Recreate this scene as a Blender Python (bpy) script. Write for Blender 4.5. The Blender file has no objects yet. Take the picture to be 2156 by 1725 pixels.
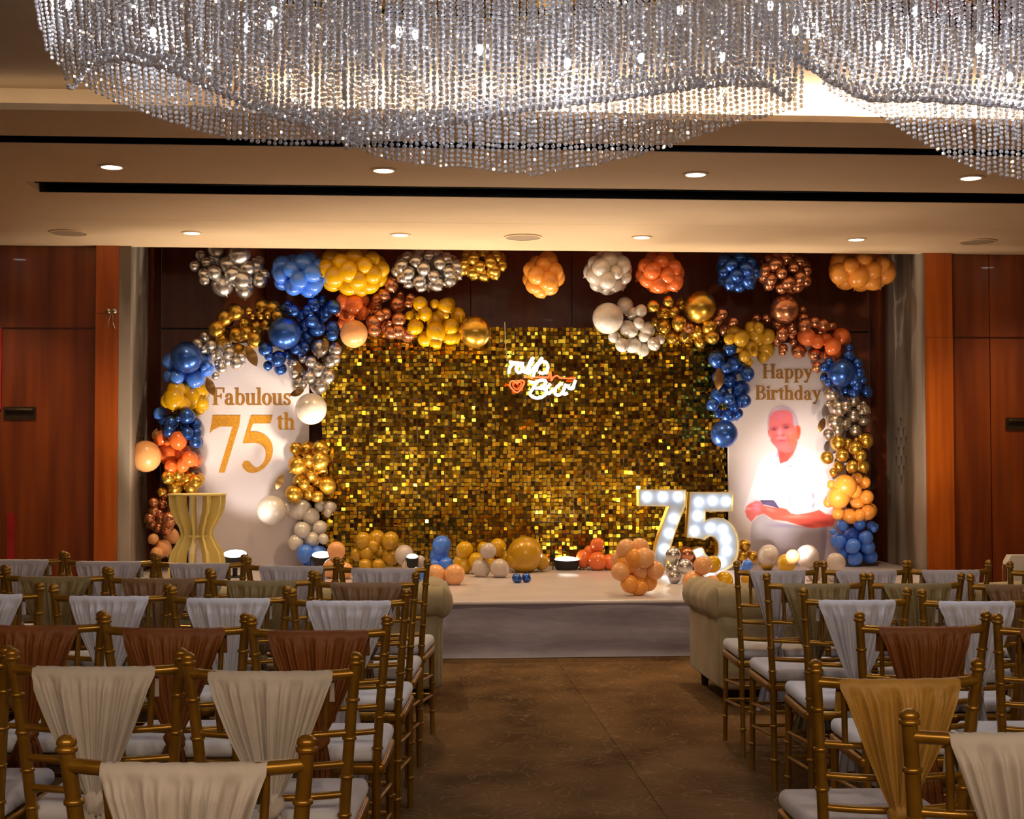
import bpy, math, random
import numpy as np
from mathutils import Vector, Matrix
from mathutils.geometry import tessellate_polygon
random.seed(7)
rng = np.random.default_rng(11)
S = bpy.context.scene
C = S.collection

# ------------------------------------------------------------------ camera
FW, FH, FPX, CAMZ = 2156, 1725, 3000.0, 1.42
PITCH, YAW, ROLL = 95 / 3000.0, math.atan(210 / 3000.0), -0.001
_cp, _sp, _cy, _sy = math.cos(PITCH), math.sin(PITCH), math.cos(YAW), math.sin(YAW)
FWD = np.array([_sy * _cp, _cy * _cp, _sp]); _r = np.array([_cy, -_sy, 0.0]); _u = np.cross(_r, FWD)
RGT = math.cos(ROLL) * _r + math.sin(ROLL) * _u
UPV = -math.sin(ROLL) * _r + math.cos(ROLL) * _u
cam_d = bpy.data.cameras.new('camera'); cam = bpy.data.objects.new('camera', cam_d); C.objects.link(cam)
cam_d.sensor_fit = 'HORIZONTAL'; cam_d.sensor_width = 36.0; cam_d.lens = FPX / FW * 36.0
cam_d.clip_start = 0.05; cam_d.clip_end = 100
_m = Matrix.Identity(4)
for i in range(3):
    _m[i][0], _m[i][1], _m[i][2] = RGT[i], UPV[i], -FWD[i]
_m[2][3] = CAMZ
cam.matrix_world = _m
S.camera = cam

# ------------------------------------------------------------------ world, exposure
S.view_settings.view_transform = 'Standard'; S.view_settings.look = 'None'
S.view_settings.gamma = 1.0; S.view_settings.use_curve_mapping = False
S.view_settings.exposure = 0.7
W = bpy.data.worlds.new('world'); S.world = W; W.use_nodes = True
W.node_tree.nodes['Background'].inputs[0].default_value = (0.6, 0.5, 0.4, 1)
W.node_tree.nodes['Background'].inputs[1].default_value = 0.02
S.cycles.max_bounces = 4; S.cycles.diffuse_bounces = 3; S.cycles.glossy_bounces = 3
S.cycles.transmission_bounces = 2; S.cycles.transparent_max_bounces = 7
S.cycles.sample_clamp_indirect = 4.0
S.cycles.caustics_reflective = False; S.cycles.caustics_refractive = False
S.cycles.use_denoising = True; S.cycles.use_adaptive_sampling = True; S.cycles.adaptive_threshold = 0.04; S.cycles.time_limit = 1150
WARM = (1.0, 0.72, 0.42); COOL = (0.93, 0.95, 1.0); STAGE = (1.0, 0.83, 0.63); STAGEW = (1.0, 0.88, 0.78); WARMW = (1.0, 0.82, 0.62)

# light levels (watts)
E_DOWN, E_REAR_FILL, E_BULB, E_PANEL_R, E_PANEL_L, E_UP, E_COVE_HI, E_COVE_LO = 62, 78, 10.0, 250, 19, 78, 110, 2.6


def sp(hexv, k=1.0):
    v = [int(hexv[i:i + 2], 16) / 255 for i in (0, 2, 4)]
    return tuple((c / 12.92 if c <= 0.04045 else ((c + 0.055) / 1.055) ** 2.4) * k for c in v)


def add_light(name, kind, loc, energy, color, target=None, size=0.05, angle=90, blend=0.5, parent=None):
    d = bpy.data.lights.new(name, kind); d.energy = energy; d.color = color
    if kind == 'SPOT':
        d.spot_size = math.radians(angle); d.spot_blend = blend; d.shadow_soft_size = size
    elif kind == 'POINT':
        d.shadow_soft_size = size
    o = bpy.data.objects.new(name, d); C.objects.link(o)
    if target is not None:
        v = Vector(target) - Vector(loc)
        o.rotation_euler = v.to_track_quat('-Z', 'Y').to_euler()
    if parent is not None:
        o.parent = parent; o.location = Vector(loc) - parent.location
    else:
        o.location = loc
    return o


# ------------------------------------------------------------------ helpers
def ray(px, py):
    return FWD + (px - FW / 2) / FPX * RGT - (py - FH / 2) / FPX * UPV


def P(px, py, Y):
    d = ray(px, py); t = Y / d[1]
    return Vector((d[0] * t, Y, CAMZ + d[2] * t))


def PZ(px, py, z):
    d = ray(px, py); t = (z - CAMZ) / d[2]
    return Vector((d[0] * t, d[1] * t, z))


def tag(o, label=None, cat=None, group=None, kind=None):
    if label: o['label'] = label
    if cat: o['category'] = cat
    if group: o['group'] = group
    if kind: o['kind'] = kind
    return o


def empty(name, loc=(0, 0, 0), rz=0.0, **k):
    o = bpy.data.objects.new(name, None); C.objects.link(o)
    o.location = loc; o.rotation_euler = (0, 0, rz); o.empty_display_size = 0.1
    return tag(o, **k)


class MB:
    def __init__(self):
        self.v = []; self.f = []

    def add(self, vs, fs):
        n = len(self.v); self.v += [tuple(p) for p in vs]; self.f += [tuple(i + n for i in f) for f in fs]
        return self

    def box(self, x0, x1, y0, y1, z0, z1):
        v = [(x, y, z) for z in (z0, z1) for y in (y0, y1) for x in (x0, x1)]
        return self.add(v, [(0, 2, 3, 1), (4, 5, 7, 6), (0, 1, 5, 4), (2, 6, 7, 3), (0, 4, 6, 2), (1, 3, 7, 5)])

    def rbox(self, x0, x1, y0, y1, z0, z1, b=0.02, n=3):
        # rounded box: superellipse-like corners from a rounded rectangle in plan, stacked with bevelled top and bottom
        rings = []
        steps = [(math.pi / 2) * i / n for i in range(n + 1)]
        prof = [(b - b * math.sin(a), z0 + b - b * math.cos(a)) for a in steps] + [(b - b * math.cos(a), z1 - b + b * math.sin(a)) for a in steps]
        for ins, z in prof:
            ring = []
            for (cx, cy, a0) in ((x1 - b, y1 - b, 0), (x0 + b, y1 - b, 90), (x0 + b, y0 + b, 180), (x1 - b, y0 + b, 270)):
                for i in range(n + 1):
                    a = math.radians(a0 + 90 * i / n); r = b - ins
                    ring.append((cx + r * math.cos(a), cy + r * math.sin(a), z))
            rings.append(ring)
        return self.rings(rings, True)

    def rings(self, rings, caps=True, closed=True):
        m = len(rings[0]); v = [p for r in rings for p in r]; f = []
        for i in range(len(rings) - 1):
            for j in range(m if closed else m - 1):
                k = (j + 1) % m
                f.append((i * m + j, i * m + k, (i + 1) * m + k, (i + 1) * m + j))
        if caps:
            f.append(tuple(range(m - 1, -1, -1))); f.append(tuple((len(rings) - 1) * m + j for j in range(m)))
        return self.add(v, f)

    def tube(self, pts, r, n=8, caps=True, closed=False):
        pts = [Vector(p) for p in pts]; rs = r if isinstance(r, (list, tuple)) else [r] * len(pts)
        rings = []; prev = None; N = len(pts)
        for i, p in enumerate(pts):
            if closed:
                t = pts[(i + 1) % N] - pts[(i - 1) % N]
            else:
                t = pts[min(i + 1, N - 1)] - pts[max(i - 1, 0)]
            t.normalize()
            if prev is None:
                a = Vector((0, 0, 1)) if abs(t.z) < 0.9 else Vector((1, 0, 0))
                prev = t.cross(a).normalized()
            prev = (prev - t * prev.dot(t)).normalized(); b = t.cross(prev)
            rings.append([p + (prev * math.cos(2 * math.pi * j / n) + b * math.sin(2 * math.pi * j / n)) * rs[i] for j in range(n)])
        if closed:
            rings.append(rings[0]); caps = False
        return self.rings(rings, caps)

    def lathe(self, prof, n=24, c=(0, 0, 0), caps=True):
        return self.rings([[(c[0] + r * math.cos(2 * math.pi * j / n), c[1] + r * math.sin(2 * math.pi * j / n), c[2] + z) for j in range(n)] for r, z in prof], caps)

    def prism(self, poly, y0, y1):
        # poly in (x, z); extruded along y
        n = len(poly)
        tris = tessellate_polygon([[Vector((p[0], p[1], 0)) for p in poly]])
        v = [(p[0], y0, p[1]) for p in poly] + [(p[0], y1, p[1]) for p in poly]
        f = [tuple(t) for t in tris] + [tuple(i + n for i in t)[::-1] for t in tris]
        f += [(i, (i + 1) % n, (i + 1) % n + n, i + n) for i in range(n)]
        return self.add(v, f)

    def mesh(self, name, mat, smooth=None):
        me = bpy.data.meshes.new(name); me.from_pydata(self.v, [], self.f); me.update()
        import bmesh
        bm = bmesh.new(); bm.from_mesh(me); bmesh.ops.recalc_face_normals(bm, faces=bm.faces); bm.to_mesh(me); bm.free()
        if mat: me.materials.append(mat)
        if smooth:
            me.polygons.foreach_set('use_smooth', [True] * len(me.polygons))
            if smooth < 180: me.set_sharp_from_angle(angle=math.radians(smooth))
        return me

    def build(self, name, mat, parent=None, smooth=None, loc=None, **k):
        return mobj(name, self.mesh(name, mat, smooth), parent, loc, **k)


def mobj(name, me, parent=None, loc=None, rot=None, scale=None, **k):
    o = bpy.data.objects.new(name, me); C.objects.link(o)
    if parent is not None: o.parent = parent
    if loc is not None: o.location = loc
    if rot is not None: o.rotation_euler = rot
    if scale is not None: o.scale = scale if isinstance(scale, (tuple, list)) else (scale,) * 3
    return tag(o, **k)


def smooth_path(pts, n=6):
    o = []; k = len(pts)
    for i in range(k - 1):
        p0, p1, p2, p3 = pts[max(i - 1, 0)], pts[i], pts[i + 1], pts[min(i + 2, k - 1)]
        for s in range(n):
            t = s / n
            o.append(tuple(0.5 * (2 * p1[d] + (p2[d] - p0[d]) * t + (2 * p0[d] - 5 * p1[d] + 4 * p2[d] - p3[d]) * t * t + (3 * p1[d] - p0[d] - 3 * p2[d] + p3[d]) * t ** 3) for d in range(len(p1))))
    o.append(tuple(pts[-1])); return o


# ------------------------------------------------------------------ materials
def mat(name, col, rough=0.5, metal=0.0, col2=None, nscale=8.0, stretch=(1, 1, 1), bump=0.0, bscale=40.0, spec=0.5, coat=0.0,
        emit=None, estr=0.0, alpha=1.0, sheen=0.0, contrast=(0.3, 0.7), trans=0.0, sub=0.0):
    m = bpy.data.materials.new(name); m.use_nodes = True
    nt = m.node_tree; b = nt.nodes['Principled BSDF']
    b.inputs['Base Color'].default_value = (*col, 1); b.inputs['Roughness'].default_value = rough
    b.inputs['Metallic'].default_value = metal; b.inputs['Specular IOR Level'].default_value = spec
    b.inputs['Coat Weight'].default_value = coat; b.inputs['Alpha'].default_value = alpha
    b.inputs['Sheen Weight'].default_value = sheen; b.inputs['Transmission Weight'].default_value = trans
    if sub:
        b.inputs['Subsurface Weight'].default_value = sub; b.inputs['Subsurface Radius'].default_value = (0.06, 0.04, 0.02)
    if emit:
        b.inputs['Emission Color'].default_value = (*emit, 1); b.inputs['Emission Strength'].default_value = estr
    tc = nt.nodes.new('ShaderNodeTexCoord'); mp = nt.nodes.new('ShaderNodeMapping')
    mp.inputs['Scale'].default_value = stretch
    nt.links.new(tc.outputs['Object'], mp.inputs['Vector'])
    if col2 is None: col2 = tuple(min(1, c * 0.9) for c in col)
    nz = nt.nodes.new('ShaderNodeTexNoise'); nz.inputs['Scale'].default_value = nscale; nz.inputs['Detail'].default_value = 2
    nt.links.new(mp.outputs[0], nz.inputs['Vector'])
    cr = nt.nodes.new('ShaderNodeValToRGB')
    cr.color_ramp.elements[0].position, cr.color_ramp.elements[1].position = contrast
    cr.color_ramp.elements[0].color = (*col2, 1); cr.color_ramp.elements[1].color = (*col, 1)
    nt.links.new(nz.outputs['Fac'], cr.inputs[0]); nt.links.new(cr.outputs[0], b.inputs['Base Color'])
    if bump:
        n2 = nt.nodes.new('ShaderNodeTexNoise'); n2.inputs['Scale'].default_value = bscale; n2.inputs['Detail'].default_value = 1
        nt.links.new(mp.outputs[0], n2.inputs['Vector'])
        bp = nt.nodes.new('ShaderNodeBump'); bp.inputs['Strength'].default_value = bump; bp.inputs['Distance'].default_value = 0.01
        nt.links.new(n2.outputs['Fac'], bp.inputs['Height']); nt.links.new(bp.outputs[0], b.inputs['Normal'])
    return m


def emis(name, col, strength, sampled=False):
    m = bpy.data.materials.new(name); m.use_nodes = True; nt = m.node_tree
    nt.nodes.remove(nt.nodes['Principled BSDF'])
    e = nt.nodes.new('ShaderNodeEmission'); e.inputs[0].default_value = (*col, 1); e.inputs[1].default_value = strength
    nt.links.new(e.outputs[0], nt.nodes['Material Output'].inputs[0])
    if not sampled: m.cycles.emission_sampling = 'NONE'
    return m


def carpet_mat(name, c1, c2, c3):
    m = mat(name, c1, 0.95, col2=c2, nscale=2.6, stretch=(1, 0.75, 1), bump=0.5, bscale=220, spec=0.1, contrast=(0.32, 0.68))
    nt = m.node_tree; b = nt.nodes['Principled BSDF']; base = b.inputs['Base Color'].links[0].from_socket
    mp = [n for n in nt.nodes if n.type == 'MAPPING'][0]
    w = nt.nodes.new('ShaderNodeTexWave'); w.wave_type = 'BANDS'; w.inputs['Scale'].default_value = 2.9
    w.inputs['Distortion'].default_value = 30; w.inputs['Detail'].default_value = 2; w.inputs['Detail Scale'].default_value = 1.6
    nt.links.new(mp.outputs[0], w.inputs['Vector'])
    r = nt.nodes.new('ShaderNodeValToRGB'); r.color_ramp.elements[0].position = 0.86; r.color_ramp.elements[1].position = 0.99
    r.color_ramp.elements[0].color = (0, 0, 0, 1); r.color_ramp.elements[1].color = (0.34, 0.34, 0.34, 1)
    nt.links.new(w.outputs['Fac'], r.inputs[0])
    n3 = nt.nodes.new('ShaderNodeTexNoise'); n3.inputs['Scale'].default_value = 9; n3.inputs['Detail'].default_value = 5
    nt.links.new(mp.outputs[0], n3.inputs['Vector'])
    r3 = nt.nodes.new('ShaderNodeValToRGB'); r3.color_ramp.elements[0].position = 0.38; r3.color_ramp.elements[1].position = 0.6
    nt.links.new(n3.outputs['Fac'], r3.inputs[0])
    mu = nt.nodes.new('ShaderNodeMath'); mu.operation = 'MULTIPLY'
    nt.links.new(r.outputs[0], mu.inputs[0]); nt.links.new(r3.outputs[0], mu.inputs[1])
    mx = nt.nodes.new('ShaderNodeMix'); mx.data_type = 'RGBA'
    nt.links.new(mu.outputs[0], mx.inputs[0]); nt.links.new(base, mx.inputs[6]); mx.inputs[7].default_value = (*c3, 1)
    nt.links.new(mx.outputs[2], b.inputs['Base Color'])
    return m


def crystal_mat():
    m = bpy.data.materials.new('crystal'); m.use_nodes = True; nt = m.node_tree
    b = nt.nodes['Principled BSDF']
    b.inputs['Base Color'].default_value = (0.88, 0.89, 0.95, 1); b.inputs['Roughness'].default_value = 0.12
    b.inputs['Metallic'].default_value = 0.55; b.inputs['Specular IOR Level'].default_value = 1.0
    n = nt.nodes.new('ShaderNodeTexNoise'); n.inputs['Scale'].default_value = 55
    tc = nt.nodes.new('ShaderNodeTexCoord'); nt.links.new(tc.outputs['Object'], n.inputs['Vector'])
    mr = nt.nodes.new('ShaderNodeMapRange'); mr.inputs[3].default_value = 0.55; mr.inputs[4].default_value = 0.95
    nt.links.new(n.outputs['Fac'], mr.inputs[0])
    tr = nt.nodes.new('ShaderNodeBsdfTransparent'); tr.inputs[0].default_value = (0.93, 0.94, 0.96, 1)
    mx = nt.nodes.new('ShaderNodeMixShader')
    nt.links.new(mr.outputs[0], mx.inputs[0]); nt.links.new(tr.outputs[0], mx.inputs[1]); nt.links.new(b.outputs[0], mx.inputs[2])
    nt.links.new(mx.outputs[0], nt.nodes['Material Output'].inputs[0])
    return m


M = {}
M['soffit'] = mat('soffit_paint', sp('d8bd98'), 0.8, nscale=2, col2=sp('d2b690'), bump=0.03)
M['coffer'] = mat('coffer_paint', sp('a58a6c'), 0.85, nscale=2)
M['black'] = mat('black_metal', (0.006, 0.006, 0.007), 0.25)
M['blackmatte'] = mat('black_matte', (0.012, 0.012, 0.012), 0.6)
M['wood'] = mat('red_wood_veneer', sp('8a4010'), 0.34, col2=sp('5e2508'), nscale=3.0, stretch=(3.2, 3.2, 0.22), bump=0.04, bscale=30, coat=0.25)
M['wood2'] = mat('red_wood_veneer_lit', sp('bd5f18'), 0.3, col2=sp('9a460f'), nscale=4.0, stretch=(4, 4, 0.2), bump=0.04, bscale=30, coat=0.3)  # lighter copy of the veneer: stage light on the pilasters put into the colour
M['wooddark'] = mat('dark_wood_veneer', sp('86421e'), 0.4, col2=sp('6a3014'), nscale=3.0, stretch=(3, 3, 0.25), coat=0.1)
M['grey'] = mat('grey_wall_panel', sp('a4978a'), 0.6, col2=sp('6e6254'), nscale=1.6, stretch=(2.2, 2.2, 0.35), contrast=(0.42, 0.6), bump=0.08)
M['greymark'] = mat('engraved_mark', sp('3a322b'), 0.7)
M['plain'] = mat('beige_wall', sp('7a6048'), 0.85)
M['carpetA'] = carpet_mat('carpet_brown', sp('6e5436'), sp('4a3621'), sp('94805f'))
M['carpetB'] = carpet_mat('carpet_olive', sp('74583a'), sp('523a22'), sp('968463'))
M['stagetop'] = mat('white_stage_vinyl', sp('cfc6c8'), 0.22, col2=sp('c6bcc0'), nscale=3, bump=0.05, bscale=6)
M['skirt'] = mat('grey_stage_cloth', sp('948c99'), 0.55, col2=sp('878090'), nscale=5, stretch=(1, 1, 3), bump=0.35, bscale=7, sheen=0.2)
M['panelwhite'] = mat('white_print_board', sp('d5cbcf'), 0.6, col2=sp('d5cbcf'), nscale=2)
M['goldprint'] = mat('gold_glitter_print', sp('d29a2c'), 0.5, col2=sp('b57a1c'), nscale=60, metal=0.25)
M['browngold'] = mat('brown_gold_print', sp('a8772e'), 0.5, col2=sp('936424'), nscale=50, metal=0.15)
M['brass'] = mat('brass', (0.75, 0.48, 0.12), 0.25, 1.0)
M['bronze_mirror'] = mat('bronze_mirror', (0.30, 0.19, 0.10), 0.12, 1.0, nscale=6)
M['crystal'] = crystal_mat()
M['steel'] = mat('steel_rod', (0.6, 0.6, 0.62), 0.3, 0.9)
M['bulb'] = emis('lamp_bulb', (1, 0.98, 0.95), 28)
M['lens'] = emis('downlight_lens', (1.0, 0.93, 0.82), 7)
M['uplens'] = emis('uplight_lens', (1.0, 0.93, 0.83), 9)
M['grille'] = mat('speaker_grille', sp('a08a70'), 0.8, bump=0.2, bscale=300)
M['chair'] = mat('gold_chair_paint', sp('a67a24'), 0.30, 0.6, col2=sp('865e14'), nscale=14, coat=0.2)
M['cushion'] = mat('white_cushion', sp('d2d0d6'), 0.8, nscale=6, bump=0.1, bscale=25, sheen=0.3)
M['sofa'] = mat('cream_sofa_fabric', sp('ad9c74'), 0.75, col2=sp('988760'), nscale=5, bump=0.15, bscale=180, sheen=0.25)
M['sofafoot'] = mat('dark_sofa_foot', (0.02, 0.012, 0.008), 0.4)
SASH = {
    'cream': mat('cream_sash', sp('c6bcb0'), 0.62, col2=sp('b4a99c'), nscale=6, bump=0.12, bscale=60, sheen=0.2),
    'white': mat('white_sash', sp('c9c9d6'), 0.6, col2=sp('bbbac8'), nscale=6, bump=0.12, bscale=60, sheen=0.2),
    'grey': mat('pale_grey_sash', sp('b7aeb0'), 0.62, col2=sp('a59c9e'), nscale=6, bump=0.12, bscale=60, sheen=0.2),
    'brown': mat('copper_brown_sash', sp('7e450c'), 0.6, col2=sp('663608'), nscale=6, bump=0.12, bscale=60),
    'bronze': mat('bronze_brown_sash', sp('7e5c38'), 0.55, col2=sp('684a2a'), nscale=6, bump=0.12, bscale=60, sheen=0.15),
    'olive': mat('olive_gold_sash', sp('857045'), 0.55, col2=sp('6c5930'), nscale=6, bump=0.12, bscale=60, sheen=0.15),
    'gold': mat('gold_sash', sp('b58632'), 0.55, col2=sp('98701f'), nscale=6, bump=0.12, bscale=60, sheen=0.15),
}
BC = {
    'silver': mat('silver_chrome_balloon', (0.72, 0.69, 0.66), 0.27, 0.9),
    'champ': mat('champagne_chrome_balloon', (0.60, 0.51, 0.41), 0.27, 0.9),
    'gold': mat('gold_chrome_balloon', (0.72, 0.43, 0.06), 0.27, 0.9),
    'blue': mat('blue_chrome_balloon', (0.035, 0.12, 0.50), 0.27, 0.72, coat=0.4),
    'sky': mat('light_blue_balloon', (0.07, 0.24, 0.95), 0.25, 0.0, coat=0.5),
    'rose': mat('rose_gold_balloon', (0.68, 0.29, 0.14), 0.22, 0.85),
    'yellow': mat('mustard_yellow_balloon', (0.74, 0.41, 0.0), 0.25, 0.0, coat=0.4),
    'must': mat('amber_balloon', (0.60, 0.33, 0.012), 0.28, 0.1, coat=0.4),
    'coral': mat('coral_balloon', (0.85, 0.18, 0.035), 0.22, 0.0, coat=0.5),
    'orange': mat('orange_balloon', (0.92, 0.36, 0.05), 0.28, 0.0, coat=0.3),
    'peach': mat('peach_balloon', (0.90, 0.44, 0.17), 0.3, 0.0, coat=0.3),
    'pearl': mat('pearl_white_balloon', (0.76, 0.70, 0.63), 0.28, 0.15, coat=0.4),
    'white': mat('translucent_white_balloon', (0.62, 0.52, 0.46), 0.25, 0.0, coat=0.5),
}
BNAME = {'silver': 'silver chrome', 'champ': 'champagne chrome', 'gold': 'gold chrome', 'blue': 'dark blue chrome', 'sky': 'light blue', 'rose': 'rose gold', 'yellow': 'mustard yellow', 'must': 'amber', 'coral': 'coral', 'orange': 'orange', 'peach': 'peach', 'pearl': 'pearl white', 'white': 'milky white'}

# ------------------------------------------------------------------ room shell
XL, XR, YB, YW = -5.2, 7.4, -4.0, 12.32
XA, XB, YA = -2.39, 4.50, 13.75          # alcove sides and back
ZS, ZC, ZA = 3.20, 3.39, 3.85            # soffit, coffer ceiling, alcove ceiling
st = dict(kind='structure')
fl = MB().box(XL, XR, YB, YA, -0.1, -0.012).build('floor', M['plain'], **st)
for i, (x0, x1) in enumerate(((XL, -2.66), (-2.657, 0.995), (0.998, 4.65), (4.653, XR))):
    MB().box(x0, x1, YB, YA, -0.012, 0.0).build('carpet_strip', M['carpetA'] if i % 2 else M['carpetB'], fl)
MB().box(XL - 0.1, XL, YB, YW, 0, 3.6).build('wall_left', M['wood'], **st)
MB().box(XR, XR + 0.1, YB, YW, 0, 3.6).build('wall_right', M['wood'], **st)
MB().box(XL, XR, YB - 0.1, YB, 0, 3.6).build('wall_back', M['plain'], **st)
# front wall either side of the alcove, built of veneer panels
wl = MB().box(XL, -2.66, YW + 0.02, YW + 0.12, 0, ZS).build('wall_front_left', M['wooddark'], **st)
for x0, x1 in ((XL, -4.62), (-4.61, -3.655), (-3.65, -2.685)):
    for z0, z1 in ((0.1, 2.49), (2.50, ZS)):
        MB().box(x0 + .0045, x1 - .0045, YW, YW + 0.03, z0 + .003, z1 - .003).build('wood_panel', M['wood'], wl)
MB().box(-2.68, -2.49, YW - 0.05, YW + 0.1, 0, 2.62).build('wood_pilaster', M['wood2'], wl)
MB().box(-2.68, -2.49, YW - 0.05, YW + 0.1, 2.623, ZS).build('wood_pilaster', M['wood2'], wl)
wr = MB().box(4.78, XR, YW + 0.02, YW + 0.12, 0, ZS).build('wall_front_right', M['wooddark'], **st)
for x0, x1 in ((4.77, 5.122), (5.123, 6.1), (6.11, XR)):
    for z0, z1 in ((0.1, 2.45), (2.46, ZS)):
        MB().box(x0 + .0045, x1 - .0045, YW, YW + 0.03, z0 + .003, z1 - .003).build('wood_panel', M['wood'], wr)
MB().box(4.52, 4.765, YW - 0.05, YW + 0.1, 0, 2.45).build('wood_pilaster', M['wood2'], wr)
MB().box(4.52, 4.765, YW - 0.05, YW + 0.1, 2.453, ZS).build('wood_pilaster', M['wood2'], wr)
# grey columns lining the alcove opening
cl = MB().box(-2.488, XA, YW - 0.04, YW + 0.75, 0, ZA).build('trim_1', M['grey'], **st)
cr_ = MB().box(XB, 4.518, YW - 0.04, YW + 0.95, 0, ZA).build('trim_2', M['grey'], **st)
MB().box(XA - 0.1, XA, YW + 0.75, YA, 0, ZA).build('wall_alcove_left', M['wooddark'], **st)
MB().box(XB, XB + 0.1, YW + 0.95, YA, 0, ZA).build('wall_alcove_right', M['wooddark'], **st)
wa = MB().box(XA, XB, YA + 0.02, YA + 0.12, 0, ZA).build('wall_alcove_back', M['blackmatte'], **st)
xs = np.linspace(XA, XB, 8)
for a, b in zip(xs[:-1], xs[1:]):
    for z0, z1 in ((0, 2.62), (2.63, ZA)):
        MB().box(a + .004, b - .004, YA, YA + 0.03, z0 + .003, z1 - .003).build('wood_panel', M['wooddark'], wa)
# diamond of small forked marks on the alcove side of the columns
for side, par, x, y0 in ((-1, cr_, XB - 0.002, 12.86), (1, cl, XA + 0.002, 12.75)):
    mk = MB()
    for r, n in enumerate((1, 2, 3, 2, 3, 2, 1)):
        for i in range(n):
            yy = y0 + (i - (n - 1) / 2) * 0.13; zz = 1.72 - r * 0.088
            for dy, dz in ((-0.024, 0.035), (0.024, 0.035), (0, -0.04)):
                mk.tube([(x, yy, zz), (x, yy + dy, zz + dz)], 0.004, 4)
    mk.build('engraved_marks', M['greymark'], par, kind='stuff')
# ceilings
MB().box(XL, XR, YB, 7.78, ZC, ZC + 0.1).build('ceiling', M['coffer'], **st)
MB().box(XL, XR, 7.76, 7.86, ZS + 0.03, ZC + 0.1).build('trim_3', M['soffit'], **st)
sf = MB().box(XL, XR, 7.45, 8.06, ZS, ZS + 0.035).build('ceiling_soffit', M['soffit'], **st)
MB().box(XL, XR, 8.25, 9.42, ZS, ZS + 0.2).build('soffit_board', M['soffit'], sf)
MB().box(XL, -2.52, 9.42, 9.80, ZS, ZS + 0.2).build('soffit_board', M['soffit'], sf)
MB().box(XL, XR, 9.80, 10.90, ZS, ZS + 0.2).build('soffit_board', M['soffit'], sf)
MB().box(XL, XR, 10.904, YW + 0.02, ZS, ZS + 0.2).build('soffit_board', M['soffit'], sf)
for x0, x1, y0, y1 in ((XL, XR, 8.06, 8.25), (-2.52, XR, 9.42, 9.80)):
    so = MB().box(x0, x1, y0, y1, ZS + 0.10, ZS + 0.22).box(x0, x1, y0, y0 + 0.006, ZS + .003, ZS + 0.11).box(x0, x1, y1 - 0.006, y1, ZS + .003, ZS + 0.11).build('air_slot', M['black'], sf)
    for k in range(1, 3):
        yy = y0 + (y1 - y0) * k / 3
        MB().box(x0, x1, yy - 0.006, yy + 0.006, ZS + 0.04, ZS + 0.1).build('slot_vane', M['black'], so)
MB().box(XL, XR, YW - 0.02, YW + 0.02, ZS + 0.2, ZA + 0.1).build('trim_4', M['soffit'], **st)
MB().box(XA - .1, XB + .1, YW, YA + 0.1, ZA, ZA + 0.1).build('ceiling_alcove', M['wooddark'], **st)
# cove light strips lying on the ledge behind the soffit lip
for nm, x0, x1, e, lab in (('cove_light', XL + .1, -0.75, E_COVE_LO, 'dim warm light strip hidden in the ceiling cove, left stretch'),
                           ('cove_light', -0.7, XR - .1, E_COVE_HI, 'glaring white light strip in the ceiling cove behind the chandeliers')):
    o = MB().box(x0, x1, 7.60, 7.63, ZS + .036, ZS + .05).build(nm, emis('cove_led', (1, .84, .62), e, True))
    tag(o, lab, 'light strip')

# ------------------------------------------------------------------ ceiling fittings
def downlight(x, y, label, e, ang=115):
    t = empty('downlight', (x, y, ZS), label=label, cat='downlight', group='round downlights in the ceiling soffit')
    MB().lathe([(0.085, 0.0), (0.085, -0.006), (0.064, -0.010), (0.062, 0.0)], 28, caps=False).build('trim_ring', M['soffit'], t, 60)
    MB().lathe([(0.0005, -0.013), (0.040, -0.012), (0.060, -0.007), (0.063, 0.0)], 28).build('lens', M['lens'], t, 60)
    add_light('downlight_beam', 'SPOT', (x, y, ZS - 0.03), e, WARM, (x, y, 0), 0.06, ang, 0.8, t)


pos = ['leftmost', 'second from the left', 'third from the left', 'rightmost']
for i, x in enumerate((-1.85, -0.18, 1.79, 3.58)):
    downlight(x, 8.88, 'round white downlight, %s in the row above the long black air slot' % pos[i], E_DOWN)
for i, x in enumerate((-1.76, -0.10, 1.87, 3.66)):
    downlight(x, 11.5, 'round white downlight, %s in the row nearest the stage alcove' % pos[i], E_DOWN)
downlight(-3.55, 11.5, 'added unseen downlight washing the left wood wall, beyond the left picture edge', E_DOWN)  # added out of frame to brighten the left wood wall
downlight(5.45, 11.5, 'added unseen downlight washing the right wood wall, beyond the right picture edge', E_DOWN)  # its added counterpart, brightens the right wood wall from out of frame
for i, (x, y) in enumerate(((-2.2, -1.4), (-0.4, -1.4), (1.4, -1.4), (3.2, -1.4))):  # added unseen lamps, front fill for chair backs and sashes
    t = empty('downlight', (x, y, ZC), label='added unseen fill lamp behind the viewer, %s of the row' % pos[i], cat='downlight', group='added fill lamps behind the viewer')
    MB().lathe([(0.085, 0.0), (0.085, -0.006), (0.064, -0.010), (0.062, 0.0)], 28, caps=False).build('trim_ring', M['coffer'], t, 60)
    MB().lathe([(0.0005, -0.045), (0.040, -0.040), (0.058, -0.020), (0.063, 0.0)], 28).build('lens', M['lens'], t, 60)
    add_light('rear_fill_glow', 'POINT', (x, y, ZC - 0.11), E_REAR_FILL, WARMW, size=0.06, parent=t)
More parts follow.
